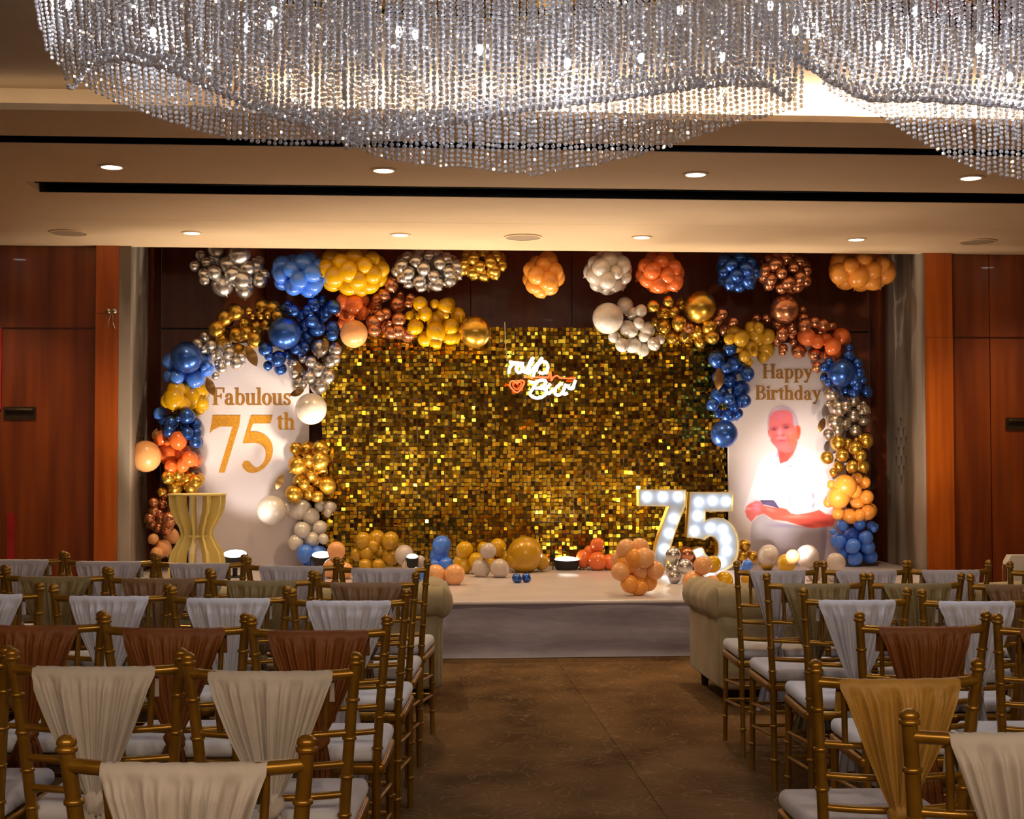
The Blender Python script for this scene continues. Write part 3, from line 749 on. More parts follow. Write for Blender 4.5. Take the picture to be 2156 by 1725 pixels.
def leaf(par, px, py, ang, L, Y):
    v = P(px, py, Y); m = MB(); n = 9; rows = []
    for i in range(n):
        t = i / (n - 1); w = max(0.002, 0.24 * L * math.sin(math.pi * min(1, t * 0.97 + .02)) ** .8); y = -0.10 * L * math.sin(math.pi * t)
        rows.append([(-w, y + .10 * w, t * L), (0, y, t * L), (w, y + .10 * w, t * L)])
    m.rings(rows, False, False)
    m.rings([[(p[0], p[1] + .002, p[2]) for p in r] for r in rows], False, False)
    mobj('foil_leaf', m.mesh('foil_leaf', LEAF, 180), par, v - par.location, (0, math.radians(ang), 0))


LEAF = mat('bronze_foil_leaf', (0.30, 0.16, 0.05), 0.3, 0.8)
YGAR = 12.72


def garland(label, segs, anchor, leaves=(), group='balloon garlands'):
    a = P(*anchor, YGAR)
    t = empty('balloon_garland', (a.x, YGAR, SZ), label=label, cat='balloon garland', group=group)
    for key, lst in segs:
        for (x, y, r) in lst:
            dy = -0.10 if r >= 25 else (0.09 * math.sin(x * 1.7 + y * 2.3) - (0.08 if r < 9 else 0))
            balloon(t, key, x, y, r, YGAR + dy)
            if 11 <= r < 25 and random.random() < .85:
                balloon(t, key, x + random.uniform(-5, 5), y + random.uniform(-5, 5), r * .95, YGAR + 0.13 + 0.03 * random.random())
    for l in leaves: leaf(t, *l, YGAR - 0.06)
    return t


garland('balloon garland curving over the left arched board, blue silver gold and coral', [
    ('peach', [(323, 1135, 11), (344, 1154, 17), (360, 1128, 16), (330, 1165, 13), (307, 961, 32)]),
    ('rose', [(323, 1058, 10), (341, 1060, 12), (324, 1077, 11), (335, 1081, 10), (315, 1091, 11), (320, 1103, 11), (356, 1094, 16), (351, 1113, 15), (344, 1041, 10), (340, 1096, 12), (333, 1112, 11), (365, 1070, 13)]),
    ('gold', [(355, 1005, 15), (394, 1007, 18), (368, 1026, 17), (413, 1014, 15), (401, 1026, 14), (341, 1036, 10), (375, 1000, 13), (357, 1003, 5), (363, 1008, 5), (358, 1012, 4)]),
    ('coral', [(356, 956, 24), (341, 923, 17), (385, 954, 19), (375, 927, 19), (399, 966, 17), (361, 983, 15), (411, 973, 14), (385, 980, 14), (352, 932, 7), (362, 930, 7), (378, 934, 6)]),
    ('blue', [(360, 891, 16), (394, 877, 17), (382, 901, 15), (394, 913, 14), (411, 894, 14), (411, 930, 13), (413, 913, 12), (356, 908, 13), (345, 885, 12), (375, 883, 6), (392, 896, 5), (383, 901, 5)]),
    ('sky', [(336, 870, 12), (357, 792, 13), (386, 789, 19), (410, 799, 20), (435, 777, 15), (357, 762, 15), (425, 760, 14), (430, 775, 6), (436, 768, 6), (434, 783, 6), (372, 795, 15)]),
    ('yellow', [(371, 821, 19), (367, 840, 22), (405, 838, 24), (420, 821, 17), (425, 848, 14), (386, 850, 15), (420, 862, 11), (390, 822, 15), (352, 845, 14)]),
    ('blue', [(393, 753, 33)]),
    ('silver', [(432, 708, 11), (415, 723, 11), (444, 726, 11), (447, 744, 11), (483, 743, 13), (479, 723, 9), (466, 775, 11), (498, 765, 14), (454, 792, 8), (459, 750, 6), (466, 757, 6), (457, 764, 6), (464, 765, 5), (463, 732, 11), (430, 735, 10), (480, 760, 11), (508, 752, 10)]),
    ('gold', [(457, 692, 18), (474, 670, 17), (498, 658, 16), (524, 655, 9), (498, 704, 17), (539, 687, 16), (552, 645, 16), (576, 648, 16), (532, 667, 7), (565, 663, 9), (549, 667, 6), (537, 714, 15), (561, 682, 12), (503, 736, 12), (466, 714, 13), (515, 682, 12), (585, 665, 12), (520, 700, 13), (545, 660, 5), (512, 676, 5), (518, 686, 5)]),
    ('blue', [(599, 702, 34), (605, 648, 13), (617, 655, 13), (678, 636, 16), (703, 646, 15), (678, 663, 16), (649, 653, 11), (664, 650, 6), (654, 660, 6), (668, 692, 17), (642, 687, 15), (647, 711, 15), (639, 731, 13), (559, 736, 15), (586, 755, 16), (566, 750, 10), (591, 777, 13), (564, 770, 10), (605, 745, 9), (634, 743, 10), (701, 689, 13), (700, 706, 12), (635, 665, 14), (656, 675, 14), (690, 655, 13), (623, 735, 11), (660, 640, 13), (605, 640, 6), (610, 652, 5)]),
    ('coral', [(745, 640, 20), (725, 635, 17), (763, 630, 15), (730, 660, 15), (760, 658, 16), (715, 652, 13), (722, 680, 12)]),
    ('peach', [(745, 703, 29)]),
    ('rose', [(790, 643, 15), (808, 620, 13), (838, 640, 17), (813, 660, 12), (786, 680, 16), (788, 695, 14), (840, 673, 15), (818, 688, 15), (823, 700, 14), (860, 703, 15), (865, 628, 11), (860, 640, 8), (823, 598, 17), (843, 620, 9), (800, 665, 12), (795, 628, 12), (838, 697, 14), (787, 640, 5), (795, 648, 5), (820, 680, 5)]),
    ('yellow', [(885, 640, 16), (915, 640, 10), (938, 645, 17), (965, 665, 15), (875, 660, 12), (875, 688, 17), (918, 675, 20), (918, 700, 21), (950, 688, 17), (895, 713, 16), (918, 722, 12), (950, 710, 16), (863, 665, 10), (895, 660, 15), (930, 662, 14), (870, 655, 5), (880, 668, 5), (888, 655, 5), (940, 665, 6)]),
    ('gold', [(1000, 699, 34)]),
    ('silver', [(673, 733, 18), (705, 736, 15), (695, 760, 14), (666, 779, 18), (690, 792, 15), (630, 806, 17), (671, 813, 18), (615, 762, 11), (620, 787, 8), (639, 755, 10), (654, 762, 12), (650, 795, 14), (705, 755, 12), (620, 765, 5), (612, 770, 5)]),
    ('pearl', [(655, 861, 33)]),
], (345, 1180), [(520, 728, 155, 0.20), (628, 762, 185, .17), (436, 795, 160, .17), (640, 822, 250, .13), (690, 715, 200, .12), (322, 925, 20, .1)])

garland('balloon garland standing by the left edge of the shimmer wall, gold over white', [
    ('gold', [(623, 944, 14), (645, 947, 15), (674, 947, 18), (674, 971, 18), (627, 981, 18), (655, 1000, 18), (689, 1022, 18), (679, 990, 11), (631, 1010, 13), (619, 1041, 18), (652, 1038, 17), (669, 1014, 14), (669, 1046, 12), (650, 970, 13), (640, 1020, 12)]),
    ('pearl', [(631, 1072, 23), (655, 1087, 18), (674, 1065, 12), (693, 1067, 12), (636, 1116, 17), (674, 1111, 15), (657, 1137, 16), (623, 1142, 16), (681, 1135, 11), (572, 1075, 31), (605, 1070, 15), (650, 1110, 12), (690, 1080, 9), (640, 1150, 14)]),
    ('sky', [(643, 1166, 18), (669, 1166, 16), (655, 1178, 15)]),
], (650, 1180), [(596, 1000, 205, .14)])

garland('balloon garland sweeping over the right arched board, pearl gold and rose gold', [
    ('pearl', [(1280, 670, 33), (1317, 644, 17), (1350, 654, 13), (1325, 694, 18), (1362, 694, 15), (1334, 660, 13), (1357, 707, 13), (1292, 710, 12), (1310, 727, 15), (1334, 727, 16), (1354, 737, 14), (1377, 724, 14), (1390, 714, 10), (1345, 680, 12), (1375, 718, 5), (1383, 726, 5), (1372, 730, 5)]),
    ('gold', [(1375, 644, 13), (1407, 634, 12), (1434, 640, 13), (1397, 657, 15), (1397, 687, 16), (1430, 680, 16), (1417, 710, 15), (1444, 707, 14), (1467, 697, 16), (1474, 720, 13), (1494, 687, 15), (1500, 710, 15), (1380, 677, 10), (1420, 655, 13), (1395, 660, 5), (1402, 665, 5), (1474, 646, 34)]),
    ('rose', [(1520, 660, 13), (1544, 677, 11), (1527, 694, 12), (1510, 675, 11), (1450, 690, 12)]),
    ('must', [(1545, 702, 15), (1560, 712, 18), (1581, 689, 13), (1590, 707, 18), (1615, 709, 17), (1611, 733, 18), (1579, 733, 17), (1607, 750, 14), (1568, 750, 13), (1577, 763, 9), (1553, 730, 14), (1537, 713, 13), (1597, 690, 12), (1600, 722, 6), (1590, 745, 6)]),
    ('rose', [(1652, 651, 31), (1688, 652, 10), (1615, 670, 12), (1593, 670, 10), (1648, 702, 14), (1649, 733, 10), (1647, 742, 8), (1690, 670, 13), (1714, 678, 13), (1732, 684, 15), (1694, 684, 15), (1727, 702, 17), (1750, 688, 12), (1672, 700, 6), (1667, 707, 6), (1670, 720, 9), (1716, 746, 14), (1720, 772, 11), (1680, 740, 15), (1640, 685, 14), (1665, 688, 12), (1635, 715, 12)]),
    ('coral', [(1698, 709, 20), (1720, 719, 15), (1771, 710, 20), (1754, 730, 18), (1748, 747, 15), (1740, 715, 13), (1760, 745, 12), (1752, 722, 6), (1757, 735, 6)]),
    ('blue', [(1771, 785, 30), (1786, 750, 14), (1804, 764, 12), (1809, 785, 12), (1822, 823, 14), (1804, 813, 10), (1780, 821, 13), (1736, 773, 10), (1736, 794, 9), (1745, 761, 9), (1788, 732, 9), (1797, 826, 12), (1800, 800, 14), (1745, 805, 9), (1815, 800, 10)]),
    ('champ', [(1752, 829, 17), (1765, 859, 18), (1797, 842, 14), (1796, 875, 15), (1820, 862, 12), (1757, 888, 18), (1818, 886, 12), (1763, 907, 13), (1744, 915, 12), (1801, 907, 13), (1745, 850, 7), (1780, 890, 13), (1818, 850, 6), (1809, 858, 6), (1815, 868, 6), (1780, 855, 13)]),
    ('gold', [(1765, 933, 17), (1823, 928, 16), (1801, 944, 15), (1773, 959, 14), (1741, 964, 14), (1765, 982, 11), (1794, 982, 13), (1817, 982, 14), (1754, 995, 9), (1785, 935, 13), (1812, 960, 13), (1803, 927, 6), (1812, 920, 5)]),
    ('orange', [(1778, 1025, 26), (1765, 1047, 25), (1804, 1008, 13), (1820, 1016, 13), (1825, 1047, 15), (1807, 1061, 15), (1828, 1079, 16), (1789, 1087, 16), (1765, 1082, 13), (1744, 1058, 11), (1800, 1035, 15), (1810, 1085, 13), (1750, 1020, 9)]),
    ('sky', [(1810, 1103, 13), (1773, 1107, 12), (1835, 1108, 11), (1793, 1126, 16), (1765, 1139, 17), (1823, 1133, 16), (1796, 1150, 16), (1827, 1152, 16), (1801, 1178, 16), (1833, 1173, 15), (1776, 1163, 13), (1754, 1120, 7), (1793, 1145, 6), (1800, 1153, 6), (1840, 1115, 6)]),
], (1800, 1180), [(1735, 880, 200, .14), (1447, 690, 195, .12)])

garland('dark blue balloon tail hanging at the right edge of the shimmer wall', [
    ('blue', [(1537, 734, 15), (1509, 756, 18), (1547, 767, 19), (1574, 787, 15), (1514, 794, 15), (1559, 821, 19), (1516, 831, 19), (1567, 844, 15), (1501, 851, 13), (1544, 854, 15), (1514, 871, 10), (1554, 871, 11), (1534, 804, 15), (1534, 875, 14), (1525, 914, 29), (1530, 775, 12), (1535, 840, 12)]),
], (1530, 900), [(1515, 775, 185, .2)])

# clusters hung from the alcove ceiling
YH = 12.62
HANG = [(635, 577, 68, 48, 22, 19, 'sky', 'light blue balloon cluster hung beside the yellow one'),
        (742, 570, 82, 54, 30, 20, 'yellow', 'mustard yellow balloon cluster hung next to the light blue one'),
        (900, 568, 78, 48, 34, 15, 'silver', 'silver balloon cluster hung between the yellow and the gold clusters'),
        (1015, 553, 55, 40, 24, 15, 'gold', 'gold chrome balloon cluster partly hidden by the ceiling edge'),
        (1143, 580, 47, 50, 15, 20, 'orange', 'orange balloon cluster hung alone above the shimmer wall'),
        (1282, 572, 53, 50, 20, 18, 'pearl', 'milky white balloon cluster hung beside the coral one'),
        (1390, 574, 54, 48, 17, 20, 'coral', 'coral balloon cluster hung beside the milky white one'),
        (1555, 570, 50, 48, 24, 16, 'blue', 'dark blue balloon cluster hung over the right garland'),
        (1652, 574, 60, 50, 30, 14, 'rose', 'rose gold balloon cluster hung next to the dark blue one'),
        (1815, 568, 75, 48, 20, 22, 'orange', 'orange balloon cluster hung farthest right near the grey column')]
thread_m = mat('hanging_thread', sp('8a8a50'), .5)


def hang_cluster(cx_, cy_, rx, ry, n, r, key, label, explicit=None):
    a = P(cx_, cy_, YH)
    t = empty('balloon_cluster', a, label=label, cat='balloon cluster', group='balloon clusters hung over the stage')
    if explicit:
        for x, y, rr in explicit: balloon(t, key, x, y, rr, YH + .07 * math.sin(x * 1.3 + y))
    else:
        for i in range(n):
            z = 1 - 2 * (i + .5) / n; ph = i * 2.39996; q = math.sqrt(1 - z * z)
            ex, ey = rx - r * .95, ry - r * .95
            rr = r * random.uniform(.82, 1.12)
            balloon(t, key, cx_ + ex * q * math.cos(ph), cy_ - ey * z, rr, YH + q * math.sin(ph) * (min(rx, ry) - r * .6) * PXM(YH))
    MB().tube([(0, 0, 0.02), (0.004, 0, ZA - a.z)], 0.0025, 5).build('thread', thread_m, t)


hang_cluster(482, 567, 80, 57, 0, 0, 'silver', 'silver balloon cluster hung farthest left', [(457, 527, 20), (504, 536, 23), (423, 538, 12), (435, 553, 12), (410, 560, 11), (480, 557, 18), (451, 574, 15), (429, 577, 12), (537, 560, 21), (544, 551, 15), (508, 587, 23), (468, 599, 24), (515, 607, 20), (547, 590, 16), (430, 590, 11), (454, 543, 15), (557, 577, 11), (490, 575, 18), (520, 565, 18), (480, 590, 18)])
for h_ in HANG: hang_cluster(*h_)


# balloons lying on the stage floor
def floor_things(lst, label, name='balloon_cluster', cat='balloon cluster', group='balloons lying on the stage'):
    # lst: (key, x, y, r); the lowest balloon rests on the stage and fixes the distance
    yb = max(y + r * 1.02 for k, x, y, r in lst)
    xb = [x for k, x, y, r in lst][0]
    Y = PZ(xb, yb, SZ).y - 0.02
    Y = min(Y, 12.55)
    k0 = lst[0]; a = P(k0[1], k0[2], Y)
    if len(lst) == 1:
        key, x, y, r = k0; R = r * PXM(Y)
        o = mobj('balloon', BM[key], None, (a.x, Y, SZ + R * 1.0), (random.uniform(1.2, 1.9), 0, random.uniform(0, 6)), R)
        return tag(o, label, 'balloon', group)
    t = empty(name, (a.x, Y, SZ), label=label, cat=cat, group=group)
    for i, (key, x, y, r) in enumerate(lst):
        o = balloon(t, key, x, y, r, Y + (0.05 * math.sin(i * 2.1) if i else 0))
        R = r * PXM(Y)
        if o.location.z < R * .97 or (y + r > yb - 4): o.location.z = R * .97
    return t


floor_things([('must', 765, 1138, 17), ('must', 793, 1136, 19), ('must', 822, 1138, 18), ('must', 773, 1164, 15), ('must', 801, 1161, 15), ('must', 769, 1186, 14), ('must', 821, 1173, 17), ('must', 752, 1167, 14), ('must', 797, 1187, 14), ('must', 785, 1150, 15)], 'pile of amber balloons at the left foot of the shimmer wall')
floor_things([('peach', 708, 1160, 19), ('peach', 700, 1195, 21), ('peach', 725, 1200, 18)], 'peach balloons beside the white and gold garland')
floor_things([('white', 851, 1168, 20), ('white', 885, 1182, 12), ('white', 862, 1190, 16)], 'milky white balloons right of the amber pile')
floor_things([('sky', 930, 1148, 20), ('sky', 926, 1168, 20), ('sky', 940, 1188, 17), ('sky', 915, 1190, 15)], 'light blue balloons stacked before the shimmer wall')
floor_things([('sky', 880, 1213, 19)], 'light blue balloon behind the aisle chair of the front row')
floor_things([('peach', 957, 1209, 22), ('peach', 918, 1209, 21)], 'pair of peach balloons behind the left sofa arm')
floor_things([('yellow', 978, 1158, 18), ('yellow', 975, 1186, 22), ('yellow', 1002, 1180, 16)], 'mustard balloons left of the milky white trio')
floor_things([('yellow', 1048, 1152, 18), ('yellow', 1062, 1178, 16), ('yellow', 1018, 1155, 14), ('yellow', 1030, 1182, 16)], 'bright yellow balloons behind the milky white trio')
floor_things([('white', 1028, 1160, 17), ('white', 1013, 1196, 19), ('white', 1052, 1194, 20)], 'trio of milky white balloons in the middle of the stage')
floor_things([('must', 1105, 1166, 38), ('must', 1140, 1183, 17), ('must', 1085, 1180, 18)], 'big amber balloon with small ones at the middle of the stage')
floor_things([('blue', 1088, 1217, 10), ('blue', 1108, 1217, 10)], 'pair of tiny dark blue balloons on the bare stage')
floor_things([('coral', 1258, 1147, 15), ('coral', 1230, 1176, 18), ('coral', 1258, 1178, 20), ('coral', 1282, 1180, 17), ('coral', 1242, 1162, 14)], 'coral balloons right of the black uplight')
floor_things([('peach', 1319, 1157, 22), ('peach', 1347, 1153, 20), ('peach', 1357, 1175, 22), ('peach', 1379, 1201, 20), ('orange', 1344, 1220, 21), ('peach', 1306, 1204, 20), ('orange', 1322, 1188, 24), ('orange', 1366, 1227, 18), ('orange', 1325, 1229, 19), ('orange', 1346, 1234, 19), ('peach', 1303, 1178, 17), ('orange', 1335, 1175, 20), ('peach', 1345, 1200, 20)], 'big round cluster of peach balloons at the front of the stage')
floor_things([('silver', 1417, 1169, 16), ('silver', 1420, 1201, 19), ('silver', 1442, 1194, 16), ('silver', 1421, 1214, 14)], 'silver balloons below the marquee numeral seven')
floor_things([('rose', 1447, 1168, 18), ('rose', 1455, 1186, 14)], 'rose gold balloons between the two marquee numerals')
floor_things([('peach', 1480, 1191, 20), ('peach', 1461, 1226, 25), ('peach', 1499, 1228, 16)], 'trio of peach balloons above the right sofa arm')
floor_things([('yellow', 1501, 1188, 18), ('yellow', 1524, 1223, 20)], 'mustard balloons below the marquee numeral five')
floor_things([('gold', 1568, 1149, 13), ('gold', 1583, 1174, 14), ('gold', 1563, 1172, 12), ('gold', 1572, 1185, 13)], 'gold chrome balloons at the left foot of the portrait board')
floor_things([('sky', 1574, 1190, 12), ('sky', 1562, 1203, 10)], 'small blue balloons by the aisle chair of the right block')
floor_things([('must', 1578, 1221, 19)], 'single amber balloon seen through the aisle chair on the right')
floor_things([('white', 1618, 1169, 22), ('gold', 1615, 1184, 17)], 'white balloon with a gold one before the portrait board')
floor_things([('yellow', 1656, 1185, 20)], 'mustard balloon alone before the printed trousers')
floor_things([('white', 1700, 1172, 25), ('white', 1716, 1204, 18), ('peach', 1669, 1172, 15)], 'large milky white balloons before the portrait board')
floor_things([('white', 1760, 1184, 20), ('white', 1755, 1208, 17)], 'milky white balloons at the foot of the light blue garland end')

# small balloon remains taped to the left pilaster
v = P(235, 655, YW - .06)
t = empty('balloon_remnant', v, label='tiny champagne balloons with ribbon taped to the left wood pilaster', cat='balloon')
balloon(t, 'champ', 228, 655, 6, YW - .08); balloon(t, 'champ', 241, 655, 6, YW - .085)
for k in (-1, 1):
    MB().tube([(0, 0, -.01), (k * .012, -.01, -.05), (k * .02 - .01, 0, -.10), (k * .03, .0, -.15)], 0.004, 5).build('ribbon', BC['champ'], t)

# ------------------------------------------------------------------ stage uplights
def uplight(px, py, Y, target, e, label, r=0.10, ang=75, col=STAGE, blend=.6, tilt=-14):
    v = P(px, py, Y)
    t = empty('stage_uplight', (v.x, Y, SZ), label=label, cat='uplight', group='round uplights on the stage')
    h = max(.09, v.z - SZ)
    hd = empty('lamp_head', (0, 0, h - .05)); hd.parent = t
    MB().lathe([(r * .55, -.05), (r * .9, -.03), (r * 1.06, .03), (r * 1.06, .048), (r * .98, .05)], 24).build('housing', M['blackmatte'], hd, 50)
    MB().lathe([(r * .98, .048), (r * .9, .056), (r * .6, .066), (.001, .070)], 24).build('lens', M['uplens'], hd, 180)
    hd.rotation_euler = (math.radians(-tilt), 0, 0)
    MB().lathe([(r * .8, 0), (r * .8, .012), (.02, .016), (.02, h - .08)], 20).box(-r * 1.14, -r * 1.08, -.015, .015, max(.0, h - .10), h - .02).box(r * 1.08, r * 1.14, -.015, .015, max(0, h - .10), h - .02).build('stand', M['blackmatte'], t, 50)
    add_light('uplight_beam', 'SPOT', (v.x, Y, v.z + .10), e, col, target, .05, ang, blend, t)


uplight(495, 1166, 12.05, P(545, 960, YP), E_PANEL_L, 'round uplight glowing at the foot of the left board, right of the podium', ang=62, col=STAGEW)
uplight(678, 1168, 12.1, P(690, 640, 12.75), E_UP, 'round uplight glowing beside the peach balloons at the shimmer wall', r=.085, ang=95)
uplight(868, 1172, 12.15, P(880, 560, 12.55), E_UP * 1.3, 'small uplight glowing among the milky white balloons', r=.05, ang=125)
uplight(1193, 1178, 12.6, P(1200, 500, 12.6), E_UP * 1.2, 'round black uplight on the bare stage before the shimmer wall', r=.11, ang=140, tilt=-4)
uplight(1650, 1216, 10.6, P(1690, 1015, YP), E_PANEL_R, 'uplight behind the balloons washing the portrait board', r=.09, ang=34, col=STAGEW, blend=1.0)
uplight(1335, 1180, 12.72, P(1400, 560, 12.6), E_UP * 1.2, 'uplight hidden behind the big peach balloon cluster', r=.07, ang=110)
uplight(1822, 1213, 10.8, P(1790, 720, 12.7), E_UP * .6, 'uplight hidden behind the right end of the garland', r=.07, ang=80)
uplight(400, 1200, 12.0, P(400, 700, 12.7), E_UP * .6, 'uplight hidden behind the podium', r=.07, ang=80)

# ------------------------------------------------------------------ slatted podium
YPD = 11.35
v0 = P(415, 1040, YPD); hp = v0.z - SZ
pod = empty('podium', (v0.x, YPD, SZ), label='yellow hourglass podium of curved upright slats on the stage', cat='podium')
pm_ = mat('pale_yellow_board', sp('f0dc8c'), .55, col2=sp('e6d07a'))
R0 = 0.222
def prof_r(f):   # f: 0 bottom .. 1 top
    tbl = [(0, 1.0), (.25, 1.0), (.36, .94), (.46, .74), (.56, .56), (.64, .62), (.72, .78), (.82, .93), (.92, .99), (1.0, 1.0)]
    for (a, ra), (b, rb) in zip(tbl[:-1], tbl[1:]):
        if a <= f <= b:
            s = (f - a) / (b - a); s = s * s * (3 - 2 * s) * .5 + s * .5
            return R0 * (ra + (rb - ra) * s)
fin = MB(); poly = []
fs = np.linspace(0, 1, 34)
poly = [(prof_r(f), f * (hp - .012)) for f in fs] + [(max(.02, prof_r(f) - .085), f * (hp - .012)) for f in fs[::-1]]
fin.prism(poly, -0.009, .009); fm = fin.mesh('slat', pm_)
for i in range(11): mobj('slat', fm, pod, (0, 0, 0), (0, 0, 2 * math.pi * i / 11 + .1))
MB().lathe([(R0 * 1.02, hp - .012), (R0 * 1.02, hp)], 40).build('top', pm_, pod, 40)
MB().lathe([(prof_r(.56) - .02, hp * .53), (prof_r(.56) - .02, hp * .55)], 30).build('ring', pm_, pod, 40)

# ------------------------------------------------------------------ sofas
def sofa(x0, x1, y0, y1, label):
    w, d = x1 - x0, y1 - y0
    t = empty('sofa', ((x0 + x1) / 2, y0, 0), label=label, cat='sofa', group='cream sofas before the stage')
    H = 0.60; R = 0.105; a = w / 2
    MB().rbox(-a + .07, a - .07, .10, d, .10, .30, .03).build('base', M['sofa'], t, 60)
    MB().rbox(-a + .075, a - .075, .04, .24, .09, H, .03).build('backrest', M['sofa'], t, 60)
    for s in (-1, 1):
        xa, xb = sorted((s * (a - .06), s * (a - .22)))
        arm = MB().rbox(xa, xb, .06, d, .10, H - .0, .025).build('arm', M['sofa'], t, 60)
    def roll(pts, nm):
        n = 18; rs = []
        for i in range(n + 1):
            q = i / n; e = min(q, 1 - q) * n
            rs.append(R * (1 + .05 * math.sin(q * 26)) * (1 if e >= 1 else .86))
        A, B = Vector(pts[0]), Vector(pts[1])
        MB().tube([A.lerp(B, i / n) for i in range(n + 1)], rs, 16).build(nm, M['sofa'], t, 80)
    roll([(-a + .06, .10, H - .02), (a - .06, .10, H - .02)], 'back_roll')
    for s in (-1, 1): roll([(s * (a - .11), .06, H - .02), (s * (a - .11), d + .01, H - .04)], 'arm_roll')
    n = 3; cw = (w - .46) / n
    for i in range(n):
        MB().rbox(-a + .23 + i * cw + .004, -a + .23 + (i + 1) * cw - .004, .24, d + .02, .30, .44, .04).build('seat_cushion', M['sofa'], t, 60)
    for sx in (-1, 1):
        for yy in (.14, d - .08):
            MB().lathe([(.02, 0), (.028, .10)], 12, (sx * (a - .14), yy, 0)).build('foot', M['sofafoot'], t, 60)
    return t


sofa(-2.42, 0.235, 8.08, 8.95, 'cream rolled-arm sofa before the stage, left of the aisle')
sofa(1.66, 4.11, 7.92, 8.80, 'cream rolled-arm sofa before the stage, right of the aisle')

# white covered armchair at the right edge
v = P(2178, 1168, 9.3)
ac = empty('covered_chair', (v.x, 9.3, 0), label='wooden chair with white cloth cover at the far right edge', cat='chair')
wcl = mat('white_chair_cover', sp('d8cec2'), .75, bump=.2, bscale=20); cw_ = mat('varnished_chair_wood', sp('8a4a14'), .35, col2=sp('6e360c'), stretch=(4, 4, .4))
q = MB(); rr = []
for k in range(9):
    f = k / 8; z = .42 + (v.z - .42) * f; hw = .21 - .03 * max(0, f - .75) * 4 * max(0, f - .75) * 4
    rr.append([(-hw, -.05, z), (0, -.075, z), (hw, -.05, z), (hw, .03, z), (0, .01, z), (-hw, .03, z)])
q.rings(rr).build('cover', wcl, ac, 50)
MB().rbox(-.23, .23, .0, .46, .42, .50, .03).build('seat', wcl, ac, 60)
for sx in (-1, 1):
    MB().tube([(sx * .225, -.02, 0), (sx * .225, -.02, .45), (sx * .222, -.05, v.z - .06)], .018, 8).build('leg', cw_, ac, 60)
    MB().tube([(sx * .21, .42, 0), (sx * .21, .42, .44)], .018, 8).build('leg', cw_, ac, 60)

# ------------------------------------------------------------------ chairs (one prototype, then copies)
HW = 0.21          # half distance of the back posts at the top
def post_pt(s, z):
    f = max(0, (z - .44) / .46)
    return (s * (.172 + .038 * f ** 1.2), -.065 * f ** 1.1 - .03 * max(0, (.44 - z) / .44), z)


def chair_meshes():
    m = {}; ch = M['chair']
    for s in (-1, 1):
        q = MB(); zs = [0, .1, .2, .3, .44, .52, .6, .7, .8, .895]
        q.tube([post_pt(s, z) for z in zs], [.012, .0125, .013, .0135, .015, .015, .0148, .0145, .014, .014], 10)
        for z in (.13, .27, .50, .60, .70, .80):
            p = post_pt(s, z); q.lathe([(.013, -.007), (.0185, -.003), (.0185, .003), (.013, .007)], 10, p)
        p = post_pt(s, .895)
        q.lathe([(.013, -.006), (.0195, -.002), (.0195, .004), (.0155, .007), (.0185, .012), (.017, .019), (.009, .026), (.001, .028)], 12, p)
        m['back_post', s] = q.mesh('back_post', ch, 60)
        q = MB().tube([(s * .185, .385, 0), (s * .183, .38, .2), (s * .182, .375, .43)], [.012, .013, .015], 10)
        for z in (.12, .26): q.lathe([(.013, -.007), (.018, -.003), (.018, .003), (.013, .007)], 10, (s * .184, .382, z))
        m['leg', s] = q.mesh('leg', ch, 60)
        for i, (z0, z1) in enumerate(((.33, .30), (.23, .20))):
            a = post_pt(s, z0); m['stretcher', s, i] = MB().tube([a, (s * .184, .38, z1)], .0085, 8).mesh('stretcher', ch, 60)
    def rail(z, r, bow):
        pts = []
        for i in range(13):
            u = -1 + 2 * i / 12; e = post_pt(1, z)
            pts.append((e[0] * u, e[1] - bow * (1 - u * u), z - .006 * (1 - u * u)))
        return MB().tube(pts, r, 10)
    m['top_rail', 0] = rail(.868, .0135, .028).mesh('top_rail', ch, 60)
    for i, z in enumerate((.715, .635, .555)): m['back_rail', i] = rail(z, .0095, .022).mesh('back_rail', ch, 60)
    for i, u in enumerate((-.68, -.25, .25, .68)):
        a, b = post_pt(1, .862), post_pt(1, .715)
        f = lambda e, bow: (e[0] * u, e[1] - bow * (1 - u * u), e[2])
        m['spindle', i] = MB().tube([f(a, .028), f(b, .022)], .008, 8).mesh('spindle', ch, 60)
    for i, z in enumerate((.33, .23)):
        m['stretcher', 'r', i] = MB().tube([post_pt(-1, z), post_pt(1, z)], .0085, 8).mesh('stretcher', ch, 60)
        m['stretcher', 'f', i] = MB().tube([(-.184, .38, z - .03), (.184, .38, z - .03)], .0085, 8).mesh('stretcher', ch, 60)
    m['seat_frame', 0] = MB().rbox(-.198, .198, -.012, .40, .415, .452, .012).mesh('seat_frame', ch, 60)
    m['cushion', 0] = MB().rbox(-.195, .195, -.005, .405, .452, .505, .024, 4).mesh('cushion', M['cushion'], 60)
    return m


